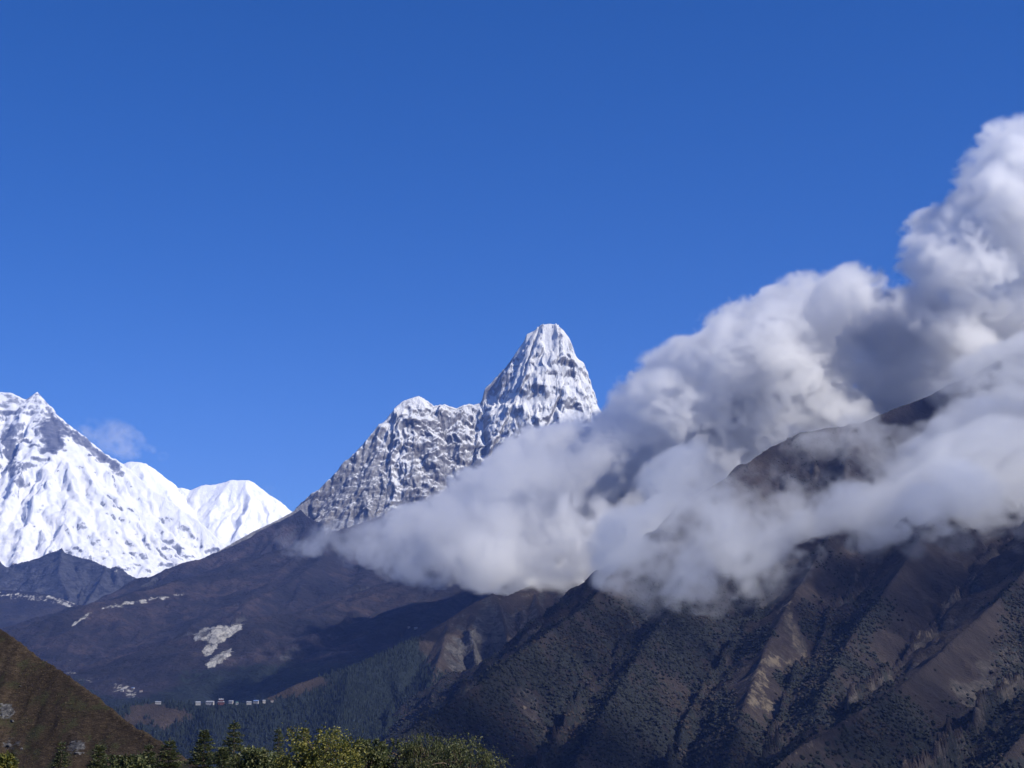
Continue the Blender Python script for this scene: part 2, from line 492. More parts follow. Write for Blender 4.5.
field = sstep(10, 4, np.hypot(HX - 548, (HY - 342) * .5))
amp = amp * (1 - .75 * field)
Z = H + (g - .3) * (42 + 40 * lowp) * amp + (g2 - .3) * 12 * (sstep(0, 60, D) * .85 + .15) + 100 * fbm(wx, wy, 300, 7, .55, True) * amp * (1 - .5 * shaded_face) + 16 * fbm(wx, wy, 50, 5, .6, True) * (.3 + .7 * amp)
PX, PY = pix(X, Y, Z)
am = (sstep(0, 110, D) * .94 + .06) * (1 - .75 * field)
X, Y, Z = relief(X, Y, Z, 300, 60, am * (1 - .6 * shaded_face))
X, Y, Z = relief(X, Y, Z, 80, 13, am)
PX, PY = wobble(PX, PY, X, Z, 120, 9)
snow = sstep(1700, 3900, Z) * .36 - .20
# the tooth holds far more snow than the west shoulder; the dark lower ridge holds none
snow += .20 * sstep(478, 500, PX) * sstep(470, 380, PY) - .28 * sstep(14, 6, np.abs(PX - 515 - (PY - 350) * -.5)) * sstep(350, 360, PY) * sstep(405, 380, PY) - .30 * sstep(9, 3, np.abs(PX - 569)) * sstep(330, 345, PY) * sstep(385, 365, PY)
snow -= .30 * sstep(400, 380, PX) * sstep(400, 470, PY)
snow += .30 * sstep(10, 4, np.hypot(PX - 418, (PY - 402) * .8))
snow += .45 * field - .10 * shaded_face * sstep(470, 480, PX)  # the tooth's left facet gets less snow to paint in its shade
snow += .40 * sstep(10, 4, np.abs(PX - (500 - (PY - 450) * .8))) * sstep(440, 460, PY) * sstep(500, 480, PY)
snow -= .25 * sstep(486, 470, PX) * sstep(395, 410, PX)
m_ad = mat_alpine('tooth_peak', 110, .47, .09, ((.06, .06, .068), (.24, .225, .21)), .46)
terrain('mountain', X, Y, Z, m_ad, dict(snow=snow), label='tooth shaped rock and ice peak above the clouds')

# ------------------------------------------------------------------ dark spire poking out of the cloud
X, Y, st = grid(-250, 2300, 6000, 8800, 8, 9)
ridges = [dict(p=pts([(520, 590, 7050), (560, 560, 7250), (585, 530, 7350), (603, 500, 7450), (611, 483, 7480), (619, 471, 7500), (626, 476, 7500), (640, 500, 7550), (670, 520, 7600), (730, 500, 7750), (800, 480, 7850), (900, 480, 7950)]), k0=1.9, D0=120, k1=.8),
          dict(p=pts([(619, 473, 7490), (622, 510, 7150), (640, 560, 6650)]), k0=1.7, D0=120, k1=.8)]
H, D = ridge_height(X, Y, ridges)
g = gullies(X, Y, smooth2(H, 3), st, 150, 5, 1.4)
amp = sstep(0, 90, D) * .9 + .1
Z = H + (g - .3) * 60 * amp + 25 * fbm(X, Y, 120, 6, ridged=True) * amp
terrain('mountain', X, Y, Z, mat_slope('spire_rock', 200, ((.03, .027, .025), (.05, .042, .036), (.07, .06, .05)), ((.03, .03, .03), (.1, .095, .09)), rock_nz=.8), dict(rock=zero(X) + .2), label='dark rock spire breaking through the cloud')

# ------------------------------------------------------------------ long brown slopes under the great peak
X, Y, st = grid(-4600, 1900, 5300, 13800, 12, 14)
ridges = [dict(p=pts([(60, 622, 11900), (95, 604, 12200), (130, 588, 12500), (165, 572, 12700), (200, 561, 12900), (240, 545, 13000), (270, 528, 13100), (300, 512, 13200)]), k0=.62, D0=500, k1=.42),
          dict(p=pts([(-20, 640, 9300), (20, 630, 9500), (60, 617, 9700), (110, 603, 10000), (160, 590, 10400), (215, 576, 10800), (260, 560, 11200), (320, 540, 11700), (380, 520, 12200)]), k0=.42, D0=700, k1=.30),
          dict(p=pts([(330, 548, 11400), (300, 580, 10400), (250, 606, 9700), (215, 632, 9000), (180, 650, 8600)]), k0=.40, D0=400, k1=.33),
          dict(p=pts([(640, 520, 11200), (560, 548, 10600), (500, 562, 10200), (450, 573, 9900), (400, 590, 9400), (345, 606, 8900), (300, 618, 8500), (243, 626, 8250)]), k0=.40, D0=350, k1=.30),
          dict(p=pts([(600, 560, 9200), (520, 575, 8900), (475, 592, 8600), (430, 612, 8200), (380, 632, 7900), (320, 655, 7700)]), k0=.42, D0=350, k1=.32)]
H, D = ridge_height(X, Y, ridges)
g = gullies(X, Y, smooth2(H, 5), st, 520, 6, 1.1, .5, .9)
amp = sstep(0, 260, D) * .9 + .1
g2 = gullies(X, Y, smooth2(H, 3), st, 170, 4, 1.2, .5)
Z = H + (g - .3) * 120 * amp + (g2 - .3) * 48 * amp + 34 * fbm(X, Y, 500, 7, .55, True) + 5 * fbm(X, Y, 90, 3)
PX, PY = pix(X, Y, Z)
wob = 3.0 * fbm(X, Y, 160, 5) + 3.0 * fbm(X, Y, 45, 4)
l1 = poly_dist([(192, 634), (204, 627), (226, 624), (244, 623), (243, 629), (228, 640), (214, 652), (206, 660), (200, 650), (205, 645), (196, 642)], PX, PY) + wob
l2 = poly_dist([(236, 642), (233, 654), (222, 664), (207, 671), (203, 664), (210, 657), (222, 650)], PX, PY) + wob
stripes = .42 * sstep(-.05, .3, fbm(X * 1.0 + Y * .3, Y * .2, 70, 4))
scar = np.maximum(sstep(-1.5, 4, l1) * (1.02 - stripes), sstep(-1.5, 4, l2) * (.95 - stripes))
brk = sstep(-.25, .25, fbm(X, Y, 260, 4))
scar = np.maximum(scar, (.35 + .3 * brk) * sstep(3, .5, np.abs(PY - (594 + (185 - PX) * .17) + wob)) * sstep(90, 110, PX) * sstep(198, 180, PX))
scar = np.maximum(scar, .8 * sstep(2.5, .8, np.abs(PY - (626 - (PX - 70) * .62) + wob * .5)) * sstep(70, 74, PX) * sstep(96, 86, PX))
forest = -.4 + 1.25 * sstep(648, 680, PY + (PX - 200) * .06) + .3 * fbm(X, Y, 700, 4)
forest -= .9 * sstep(60, 20, np.hypot(PX - 130, (PY - 678) * 2.2))
forest -= .4 * sstep(40, 10, np.abs(PX - 145)) * sstep(690, 660, PY)
scar = np.maximum(scar, .50 * sstep(13, 3, np.hypot(PX - 130, (PY - 694) * 1.6) + wob * 2))
scar = np.maximum(scar, .45 * brk * sstep(8, 2, np.abs(PY - (672 + (PX - 60) * .28)) + wob) * sstep(55, 70, PX) * sstep(150, 125, PX))
SLOPE_G = (X, Y, Z)
terrain('mountain', X, Y, Z, mat_slope('brown_slope', 600, ((.010, .011, .016), (.025, .023, .030), (.066, .050, .050)), ((.014, .015, .02), (.07, .07, .078)), rock_nz=.66, bump=.09, scar=((.09, .09, .09), (.45, .44, .41))), dict(forest=forest, scar=scar, rock=zero(X) - .1),
        label='long bare brown slopes with a pale landslide scar')

# ------------------------------------------------------------------ wooded ridge with the monastery
X, Y, st = grid(-2300, 900, 4300, 7700, 7, 8)
ridges = [dict(p=pts([(60, 760, 5200), (110, 712, 5400), (140, 703, 5500), (165, 703, 5550), (205, 704, 5600), (255, 703, 5650), (272, 696, 5700), (292, 686, 5750), (318, 677, 5850), (350, 668, 5950), (385, 652, 6100), (420, 636, 6250), (450, 618, 6400), (475, 602, 6500), (492, 594, 6550), (505, 597, 6560), (535, 583, 6650), (570, 565, 6800), (620, 530, 7000), (680, 480, 7200)]), k0=.85, D0=260, k1=.55),
          dict(p=pts([(496, 596, 6550), (505, 625, 6300), (512, 655, 6050), (500, 690, 5750), (480, 720, 5450)]), k0=1.1, D0=160, k1=.55),
          dict(p=pts([(450, 618, 6400), (440, 655, 6050), (425, 700, 5600)]), k0=.9, D0=160, k1=.5),
          dict(p=pts([(535, 590, 6620), (540, 620, 6350), (548, 650, 6100)]), k0=1.0, D0=160, k1=.6),
          dict(p=pts([(350, 668, 5950), (345, 700, 5600), (335, 740, 5200)]), k0=.7, D0=200, k1=.5),
          dict(p=pts([(205, 704, 5600), (215, 740, 5250), (225, 770, 4950)]), k0=.6, D0=200, k1=.45)]
H, D = ridge_height(X, Y, ridges)
g = gullies(X, Y, smooth2(H, 4), st, 230, 5, 1.2, .5)
amp = sstep(0, 130, D) * .93 + .07
steepside = sstep(330, 460, (X / Y) * F + 512)
g2 = gullies(X, Y, smooth2(H, 3), st, 85, 4, 1.2, .5)
Z = H + (g2 - .3) * 30 * steepside * amp + (g - .3) * (38 + 60 * steepside) * amp + (8 + 18 * steepside) * fbm(X, Y, 180, 6, ridged=True) * amp
PX, PY = pix(X, Y, Z)
PX, PY = wobble(PX, PY, X, Y, 200, 30)
X, Y, Z = relief(X, Y, Z, 140, 26, steepside * amp)
forest = zero(X) + .95
brown = sstep(16, 4, np.hypot((PX - 300) * .35, PY - 690)) + sstep(1, .3, np.hypot((PX - 155) / 48, (PY - 716) / 15))
brown = brown + 1.1 * sstep(400, 440, PX) * sstep(700, 650, PY) + .5 * sstep(1, .4, np.hypot((PX - 415) / 22, (PY - 722) / 30)) + .5 * sstep(.5, .9, g) * steepside
forest = forest - brown * 1.1 + .15 * fbm(X, Y, 200, 4)
rock = -.12 + .24 * steepside * sstep(720, 660, PY) + .42 * sstep(25, 5, np.hypot(PX - 482, (PY - 640) * .5))
scar = .5 * sstep(.6, .9, g) * steepside * sstep(30, 8, np.hypot(PX - 480, (PY - 655) * .6)) + .2 * sstep(.7, .9, g) * steepside
WOOD_G = (X, Y, Z); wood_forest = forest.copy()
m_wood = mat_slope('wooded_ridge', 260, ((.020, .017, .014), (.038, .029, .022), (.062, .047, .034)), ((.022, .022, .023), (.10, .096, .09)), rock_nz=.56, bump=.08, scar=((.2, .19, .18), (.36, .34, .32)))
terrain('hill', X, Y, Z, m_wood, dict(forest=forest, scar=scar, rock=rock), label='wooded ridge with a monastery on its saddle')

# ------------------------------------------------------------------ great dark slope on the right
X, Y, st = grid(-900, 4200, 1500, 8300, 8.5, 9.5)
ridges = [dict(p=pts([(330, 790, 2700), (400, 740, 3000), (440, 713, 3250), (480, 686, 3500), (520, 655, 3800), (560, 626, 4100), (590, 602, 4350), (625, 560, 4700), (670, 520, 5050), (720, 482, 5400), (770, 448, 5700), (800, 434, 5850), (835, 428, 5950),
                      (860, 424, 6050), (890, 411, 6150), (925, 398, 6250), (980, 370, 6450), (1060, 330, 6700), (1200, 300, 7000)]), k0=.95, D0=300, k1=.74),
          dict(p=pts([(720, 482, 5400), (700, 560, 4700), (650, 640, 4050), (600, 720, 3450), (560, 800, 2900)]), k0=.85, D0=200, k1=.68),
          dict(p=pts([(850, 424, 6000), (840, 520, 5000), (800, 585, 4450), (770, 640, 4000), (740, 720, 3400), (720, 800, 2900)]), k0=.85, D0=200, k1=.68),
          dict(p=pts([(980, 370, 6450), (960, 480, 5100), (900, 570, 4300), (850, 640, 3800), (820, 700, 3400)]), k0=.85, D0=200, k1=.68),
          dict(p=pts([(1160, 380, 5600), (1080, 500, 4500), (1010, 590, 3800), (940, 655, 3300), (899, 690, 2950), (850, 722, 2650), (800, 752, 2400), (740, 800, 2150)]), k0=.8, D0=200, k1=.62),
          dict(p=pts([(1250, 520, 3800), (1120, 640, 3000), (1040, 720, 2500), (980, 790, 2150)]), k0=.8, D0=200, k1=.62)]
H, D = ridge_height(X, Y, ridges)
g = gullies(X, Y, smooth2(H, 5), st, 330, 6, 1.25, .48)
amp = sstep(0, 160, D) * .92 + .08
g2 = gullies(X, Y, smooth2(H, 5), st, 110, 4, 1.2, .5)
Z = H + (g - .3) * 62 * amp + (g2 - .3) * 44 * amp + 62 * fbm(X + 80 * fbm(X, Y, 400, 3), Y, 300, 7, .56, True) * amp + 4 * fbm(X, Y, 40, 3)
PX, PY = pix(X, Y, Z)
PX, PY = wobble(PX, PY, X, Y, 300, 34)
line = 790 - (PY - 600) * .30 + 6 * np.sin(PY * .09)
gash = sstep(26, 8, np.abs(PX - line + 4)) * sstep(575, 600, PY) * sstep(735, 700, PY)
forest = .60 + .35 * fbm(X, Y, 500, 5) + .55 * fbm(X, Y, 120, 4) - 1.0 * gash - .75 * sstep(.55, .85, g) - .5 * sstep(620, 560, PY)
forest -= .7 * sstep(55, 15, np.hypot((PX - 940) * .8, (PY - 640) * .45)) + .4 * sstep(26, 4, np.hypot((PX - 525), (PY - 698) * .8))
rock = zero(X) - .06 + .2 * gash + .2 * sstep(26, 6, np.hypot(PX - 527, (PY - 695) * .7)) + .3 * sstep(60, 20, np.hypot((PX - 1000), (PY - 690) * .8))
scar = .58 * gash * sstep(0, 12, PX - line + 14) * sstep(24, 8, PX - line + 4) + .40 * sstep(.7, .95, g) * sstep(560, 640, PX)
for sx, sy in ((526, 703), (528, 690), (652, 626), (645, 630), (668, 622)):
    scar = np.maximum(scar, 1.1 * sstep(4, 1.5, np.hypot((PX - sx) * 1.6, (PY - sy) * .8)))
scar = np.maximum(scar, .62 * sstep(5, 1.5, np.abs(PX - (958 - (PY - 590) * .72))) * sstep(560, 590, PY) * sstep(665, 640, PY))
BIG_G = (X, Y, Z); big_forest = forest.copy()
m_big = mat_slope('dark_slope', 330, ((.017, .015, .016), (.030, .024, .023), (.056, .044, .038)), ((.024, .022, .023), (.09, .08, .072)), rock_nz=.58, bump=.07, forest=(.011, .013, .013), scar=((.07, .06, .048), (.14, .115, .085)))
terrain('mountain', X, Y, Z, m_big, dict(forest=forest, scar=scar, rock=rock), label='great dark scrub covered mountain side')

# ------------------------------------------------------------------ grassy hill close by on the left
X, Y, st = grid(-230, 60, 230, 520, .55, .6)
ridges = [dict(p=pts([(-420, 400, 520), (-150, 552, 450), (-60, 600, 425), (0, 627, 410), (22, 641, 404), (45, 660, 398), (75, 681, 390), (100, 699, 383), (125, 719, 376), (150, 735, 370), (185, 757, 360), (230, 790, 345), (330, 860, 320)]), k0=1.0, D0=60, k1=.85)]
H, D = ridge_height(X, Y, ridges)
g = gullies(X, Y, smooth2(H, 6), st, 26, 4, 1.1)
amp = sstep(0, 14, D) * .6 + .4
Z = H + (g - .3) * 3.0 * amp + 2.2 * fbm(X, Y, 16, 6) * amp + .5 * fbm(X, Y, 2.2, 3)
PX, PY = pix(X, Y, Z)
rockm = .8 * sstep(14, 4, np.hypot(PX - 6, PY - 713)) + .8 * sstep(14, 5, np.hypot(PX - 76, (PY - 748) * 1.2)) + .5 * sstep(16, 5, np.hypot(PX - 12, (PY - 745) * 1.4))
Z = Z + rockm * (1.4 * np.abs(fbm(X, Y, 5, 4)) + .2) * 1.6
m = M('dry_grass')
n1 = m.noise(14, 6, .6); n2 = m.noise(1.6, 6, .7, (1, 1, 3.0)); n3 = m.noise(.5, 4, .7, (1, 1, 4))
c = m.ramp(m.math('ADD', m.math('MULTIPLY', n1, .4), m.math('MULTIPLY', n2, .6)), (.36, (.020, .015, .012)), (.5, (.042, .030, .021)), (.62, (.085, .062, .042)))
c = m.mix(m.step(n3, .60, .70), c, (.19, .15, .10))
gr = m.step(m.math('ADD', m.noise(5, 5, .6), m.math('MULTIPLY', m.math('SUBTRACT', n3, .5), .5)), .56, .64)
c = m.mix(m.math('MULTIPLY', gr, .6), c, (.045, .052, .024))
rk = m.ramp(m.noise(1.2, 5, .7), (.35, (.025, .025, .03)), (.52, (.07, .07, .075)), (.72, (.24, .235, .23)))
rv = m.math('ADD', m.attr('rock'), m.math('MULTIPLY', m.math('SUBTRACT', n2, .5), 2.6))
c = m.mix(m.step(rv, .5, .6), c, rk)
m.bump(m.math('ADD', n2, n3), .6, .9)
terrain('hill', X, Y, Z, m.done(c), dict(rock=rockm), label='steep dry grassy hillside close by')
HILL_G = (X, Y, Z)
#@@OBJECTS
# ------------------------------------------------------------------ meeting a slope along a line of sight
def hit(G, px, py, Y0, Y1, n=500):
    Ys = np.linspace(Y0, Y1, n)
    P = np.array([W(px, py, y) for y in Ys])
    h = sample(*G, P[:, 0], P[:, 1])
    k = np.nonzero(h > P[:, 2])[0]
    if len(k) == 0: return None
    return float(P[k[0], 0]), float(Ys[k[0]]), float(h[k[0]])


def plain(name, col, rough=.8):
    m = M(name); m.b.inputs['Roughness'].default_value = rough
    n = m.noise(3.0, 4, .6)
    return m.done(m.mix(n, tuple(v * .75 for v in col), tuple(min(v * 1.2, .9) for v in col)))


def empty(name, loc, rz=0):
    o = bpy.data.objects.new(name, None); COL.objects.link(o); o.location = loc; o.rotation_euler = (0, 0, rz)
    o.empty_display_size = .5
    return o


def boxes(lst):
    """lst of (x0, x1, y0, y1, z0, z1) into one set of quads"""
    V = []; Q = []
    for x0, x1, y0, y1, z0, z1 in lst:
        b = len(V)
        V += [(x, y, z) for x in (x0, x1) for y in (y0, y1) for z in (z0, z1)]
        Q += [[b + i for i in q] for q in ((0, 1, 3, 2), (4, 6, 7, 5), (0, 4, 5, 1), (2, 3, 7, 6), (0, 2, 6, 4), (1, 5, 7, 3))]
    return np.array(V), np.array(Q)


# ------------------------------------------------------------------ distant woods and scrub (nobody could count them)
def ico():
    t = (1 + 5 ** .5) / 2
    v = np.array([(-1, t, 0), (1, t, 0), (-1, -t, 0), (1, -t, 0), (0, -1, t), (0, 1, t), (0, -1, -t), (0, 1, -t), (t, 0, -1), (t, 0, 1), (-t, 0, -1), (-t, 0, 1)], float)
    f = np.array([(0, 11, 5), (0, 5, 1), (0, 1, 7), (0, 7, 10), (0, 10, 11), (1, 5, 9), (5, 11, 4), (11, 10, 2), (10, 7, 6), (7, 1, 8), (3, 9, 4), (3, 4, 2), (3, 2, 6), (3, 6, 8), (3, 8, 9), (4, 9, 5), (2, 4, 11), (6, 2, 10), (8, 6, 7), (9, 8, 1)])
    return v / np.linalg.norm(v[0]), f


def scatter_points(G, dens_attr, n, ybias, x0, x1, y0, y1, rg, keep, clear=None):
    X_, Y_, Z_ = G
    x = rg.uniform(x0, x1, n); y = rg.uniform(y0, y1, n)
    z = sample(X_, Y_, Z_, x, y)
    a = sample(X_, Y_, dens_attr, x, y)
    px, py = pix(x, y, z)
    # keep the side that faces the valley and what lies inside the view with a margin
    fy = sample(X_, Y_, Z_, x, y - 12) - z
    if clear is not None:
        dd = np.min([np.hypot(px - a, (py - b) * 2.2) for a, b in clear], 0)
    else: dd = 99
    ok = (dd > 7) & (px > -60) & (px < 1110) & (py < 800) & (py > 400) & (rg.rand(n) < sstep(.1, .75, a) * keep) & (fy < 14)
    return x[ok], y[ok], z[ok]


def scatter_mesh(name, P, bv, bf, size, mat, rg, tall=1.0, jit=.25, label=None, cat=None):
    x, y, z = P; n = len(x); k = len(bv)
    s = rg.uniform(*size, n)[:, None]; a = rg.uniform(0, 6.28, n)[:, None]
    jx = 1 + jit * rg.uniform(-1, 1, (n, k)); jz = 1 + jit * rg.uniform(-1, 1, (n, k))
    vx = (np.cos(a) * bv[:, 0] - np.sin(a) * bv[:, 1]) * s * jx; vy = (np.sin(a) * bv[:, 0] + np.cos(a) * bv[:, 1]) * s * jx; vz = bv[:, 2] * s * tall * jz
    V = np.stack([vx + x[:, None], vy + y[:, None], vz + z[:, None]], -1).reshape(-1, 3)
    Fq = (bf[None] + (np.arange(n) * k)[:, None, None]).reshape(-1, bf.shape[1])
    o = raw_mesh(name, V, Fq, mat, False)
    return tag(o, label, cat, None, 'stuff')


def veg_mat(name, a, b, c=None, size=60):
    m = M(name)
    r = m.geo.outputs['Random Per Island']
    col = m.mix(r, a, b)
    if c: col = m.mix(m.step(m.noise(size, 4, .6), .5, .66), col, c)
    return m.done(col)


rs = np.random.RandomState(3)
bv, bf = ico(); bv = bv + np.array([0, 0, .45])
P = scatter_points(BIG_G, big_forest, 480000, 1, -700, 2500, 2000, 6000, rs, .62)
scatter_mesh('scrub', P, bv, bf, (1.0, 5.0), veg_mat('scrub_leaves', (.010, .012, .011), (.026, .029, .023), (.04, .032, .025), 160), rs, .85, .3, 'dark juniper and birch scrub covering the great slope', 'scrub')
# conifers: two stacked five sided skirts
a5 = np.arange(5) * 2 * np.pi / 5
cv = np.concatenate([np.stack([np.cos(a5) * .30, np.sin(a5) * .30, a5 * 0 + .06], 1), [(0, 0, .72)], np.stack([np.cos(a5 + .6) * .20, np.sin(a5 + .6) * .20, a5 * 0 + .42], 1), [(0, 0, 1.12)]])
cf = np.array([(i, (i + 1) % 5, 5) for i in range(5)] + [(6 + i, 6 + (i + 1) % 5, 11) for i in range(5)])
P = scatter_points(WOOD_G, wood_forest, 90000, 1, -1600, 500, 4350, 6900, rs, .8, [(158, 703), (198, 704), (205, 704), (212, 703), (221, 703), (231, 703), (238, 703), (249, 704), (256, 703), (264, 703), (272, 702)])
scatter_mesh('forest', P, cv, cf, (7, 17), veg_mat('fir_wood', (.007, .011, .010), (.019, .027, .020)), rs, 1.0, .2, 'dense dark fir forest on the monastery ridge', 'forest')

# ------------------------------------------------------------------ the far village on the saddle
M_white = plain('whitewash', (.30, .295, .29)); M_stone = plain('stone_wall', (.36, .34, .31)); M_red = plain('red_wash', (.13, .055, .05))
M_tin = plain('pale_tin', (.26, .28, .32), .5); M_green = plain('green_tin', (.10, .20, .14), .5); M_rust = plain('brown_roof', (.16, .10, .08)); M_blue = plain('blue_tin', (.14, .22, .42), .5)
M_glass = plain('dark_pane', (.03, .035, .045), .2); M_door = plain('door_wood', (.12, .07, .04)); M_gold = plain('gilt', (.6, .42, .12), .35)


def house(px, py, wpx, hpx, wall, roof, label, G, rng_Y, tiers=1, rz=0.0, cat='house', kind='house'):
    p = None
    for dpy in np.arange(0, 8, .4):
        p = hit(G, px, py + dpy, *rng_Y)
        if p: break
    if p is None: return
    x, y, z = p; s = y / F; z += 1.0
    w, h = wpx * s * .68, hpx * s * .52; d = w * .55 if wpx > 5 else w * .8
    t = empty(kind, (x, y, z), rz); tag(t, label, cat, 'buildings of the monastery village')
    z0 = -4.0
    for k in range(tiers):
        f = 1 - .28 * k; zb = k * h * 1.25
        V, Q = boxes([(-w / 2 * f, w / 2 * f, -d / 2 * f, d / 2 * f, z0 if k == 0 else zb, zb + h)]); raw_mesh('wall', V, Q, wall, parent=t)
        rw, rd, rh = w / 2 * f + .8, d / 2 * f + .8, h * .45
        V = np.array([(-rw, -rd, zb + h + .01), (rw, -rd, zb + h + .01), (rw, rd, zb + h + .01), (-rw, rd, zb + h + .01), (-rw * .92, 0, zb + h + rh), (rw * .92, 0, zb + h + rh)])
        me = bpy.data.meshes.new('roof'); me.from_pydata(V.tolist(), [], [(0, 3, 2, 1), (0, 1, 5, 4), (2, 3, 4, 5), (1, 2, 5), (3, 0, 4)]); me.materials.append(roof)
        ro = bpy.data.objects.new('roof', me); COL.objects.link(ro); ro.parent = t
        nw = max(2, int(w * f / 4.5)); ww, wh = 1.5, min(1.7, h * .45)
        for i in range(nw):
            cx = -w / 2 * f + (i + .5) * w * f / nw
            if k == 0 and i == nw // 2:
                V, Q = boxes([(cx - .7, cx + .7, -d / 2 * f - .12, -d / 2 * f + .2, zb, zb + min(2.2, h * .8))]); raw_mesh('door', V, Q, M_door, parent=t); continue
            V, Q = boxes([(cx - ww / 2, cx + ww / 2, -d / 2 * f - .1, -d / 2 * f + .2, zb + h * .4, zb + h * .4 + wh)]); raw_mesh('window', V, Q, M_glass, parent=t)
    if tiers > 1:
        zb = tiers * h * 1.25
        V, Q = boxes([(-.5, .5, -.5, .5, zb - h * .2, zb + 2.6), (-.9, .9, -.9, .9, zb + .9, zb + 1.5)]); raw_mesh('roof_finial', V, Q, M_gold, parent=t)
    return t


RY = (5000, 6200)
for px, py, w, h, wl, rf, lab, tr, rz in (
        (158, 703.5, 8, 2.5, M_white, M_tin, 'small white hut with pale tin roof, alone at the bare end of the saddle', 1, .1),
        (198, 704.5, 7, 3.5, M_white, M_tin, 'long low white lodge just downhill of the red monastery, its gable to the bare ridge', 1, .2),
        (210, 704.8, 11, 4, M_white, M_tin, 'brightest long white lodge directly in front of the red monastery', 1, -.1),
        (221, 702.6, 9, 3.6, M_red, M_tin, 'red walled monastery hall with a tiered pale roof and gilt finial', 2, .05),
        (212, 701, 6, 3, M_stone, M_rust, 'brown roofed stone house tucked behind the brightest white lodge', 1, .3),
        (231, 703, 6, 3.5, M_stone, M_tin, 'grey stone house with tin roof beside the red monastery', 1, -.2),
        (237, 704, 3.5, 2.5, M_white, M_green, 'tiny white hut with a green roof, below the grey stone house', 1, 0),
        (249, 704, 7, 3, M_white, M_tin, 'white lodge with pale roof at the wooded edge of the hamlet', 1, .15),
        (256, 703, 7, 3.5, M_white, M_blue, 'white lodge with a blue tin roof amid the edge of the firs', 1, -.15),
        (264, 703, 4, 3, M_stone, M_tin, 'small stone hut with tin roof where the brown ridge starts to climb', 1, .2),
        (272, 702, 3.5, 2, M_stone, M_rust, 'tiny stone hut with a brown roof, highest on the brown ridge shoulder', 1, 0)):
    house(px, py, w, h, wl, rf, lab, WOOD_G, RY, tr, rz, 'monastery' if tr > 1 else 'house', 'monastery' if tr > 1 else 'house')
for px, py, w, h, wl, rf, lab in ((416, 629, 5, 2, M_white, M_tin, 'white farmhouse on the high brown terrace among dark trees'), (409, 628.5, 3, 2, M_stone, M_tin, 'small stone barn next to the white farmhouse on the high terrace'),
                                 (122, 692, 4, 2.5, M_white, M_tin, 'white house with tin roof amid the pale boulder field in the valley'), (133, 689, 3.5, 2, M_stone, M_blue, 'stone house with blue roof above the pale boulder field'),
                                 (141, 692, 4, 2, M_white, M_rust, 'white house with brown roof at the forest side of the boulder field')):
    house(px, py, w, h, wl, rf, lab, SLOPE_G, (6000, 9800), 1, rs.uniform(-.3, .3))

def leaves(C, D, ln, wd, q, droop=0.0):
    """C centres, D directions (unit): one small bent blade of two quads... kept as one quad each"""
    n = len(C)
    D = D / (np.linalg.norm(D, axis=1)[:, None] + 1e-9)
    S = np.cross(D, q.normal(size=(n, 3))); S /= np.linalg.norm(S, axis=1)[:, None] + 1e-9
    l = (ln * q.uniform(.6, 1.25, n))[:, None]; w = (wd * q.uniform(.6, 1.25, n))[:, None]
    T = C + D * l; T[:, 2] -= droop * l[:, 0]
    Mid = C + D * l * .5
    V = np.stack([C, Mid + S * w * .5, T, Mid - S * w * .5], 1).reshape(-1, 3)
    return V, np.arange(n * 4).reshape(-1, 4)


# ------------------------------------------------------------------ rocks on the grassy hill
def rock_mesh(r, seed, flat=.7):
    import bmesh
    bm = bmesh.new(); bmesh.ops.create_icosphere(bm, subdivisions=4, radius=1)
    V = np.array([v.co for v in bm.verts])
    q = np.random.RandomState(seed)
    for _ in range(16):      # cut flats
        n = q.normal(size=3); n /= np.linalg.norm(n); c = q.uniform(.45, .85)
        d = V @ n - c; V = V - np.clip(d, 0, None)[:, None] * n * .92
    V = V * (1 + .07 * fbm(V[:, 0] * 3 + seed, V[:, 1] * 3 + V[:, 2] * 2, 1.0, 4))[:, None]
    for v, c in zip(bm.verts, V): v.co = (c[0] * r, c[1] * r * .9, c[2] * r * flat)
    me = bpy.data.meshes.new('rock'); bm.to_mesh(me); bm.free()
    return me


m = M('hill_rock')
rk = m.ramp(m.noise(.9, 7, .7, (1, 1, 1.6)), (.35, (.035, .035, .04)), (.55, (.10, .10, .105)), (.72, (.30, .29, .28)))
m.bump(m.noise(.5, 6, .7), .3, .9)
M_rock = m.done(rk)
for i, (px, py, r, lab) in enumerate(((9, 712, 1.5, 'pale angular rock topping the outcrop on the grassy hill'), (3, 716, 1.7, 'dark shaded rock on the edge of the upper outcrop'), (12, 722, 1.2, 'whitish split rock at the foot of the upper outcrop'),
                                      (1, 706, 1.0, 'small grey rock just above the upper outcrop'), (73, 743, 1.2, 'dark rock heading the lower outcrop on the grassy hill'), (81, 747, 1.3, 'grey weathered rock in the middle of the lower outcrop'),
                                      (77, 754, 1.1, 'pale rock at the foot of the lower outcrop near the firs'), (10, 745, 1.5, 'long grey rock low on the grassy slope'), (22, 749, 1.0, 'small rock beside the long grey rock low on the slope'), (20, 686, .7, 'lone stone high in the dry grass'))):
    p = hit(HILL_G, px, py, 240, 515)
    if p is None: continue
    o = bpy.data.objects.new('rock', rock_mesh(r * .62, 40 + i)); COL.objects.link(o); o.data.materials.append(M_rock)
    o.location = (p[0], p[1], p[2] - r * .22); o.rotation_euler = (rs.uniform(-.3, .3), rs.uniform(-.3, .3), rs.uniform(0, 6))
    tag(o, lab, 'rock', 'rocks on the grassy hill')

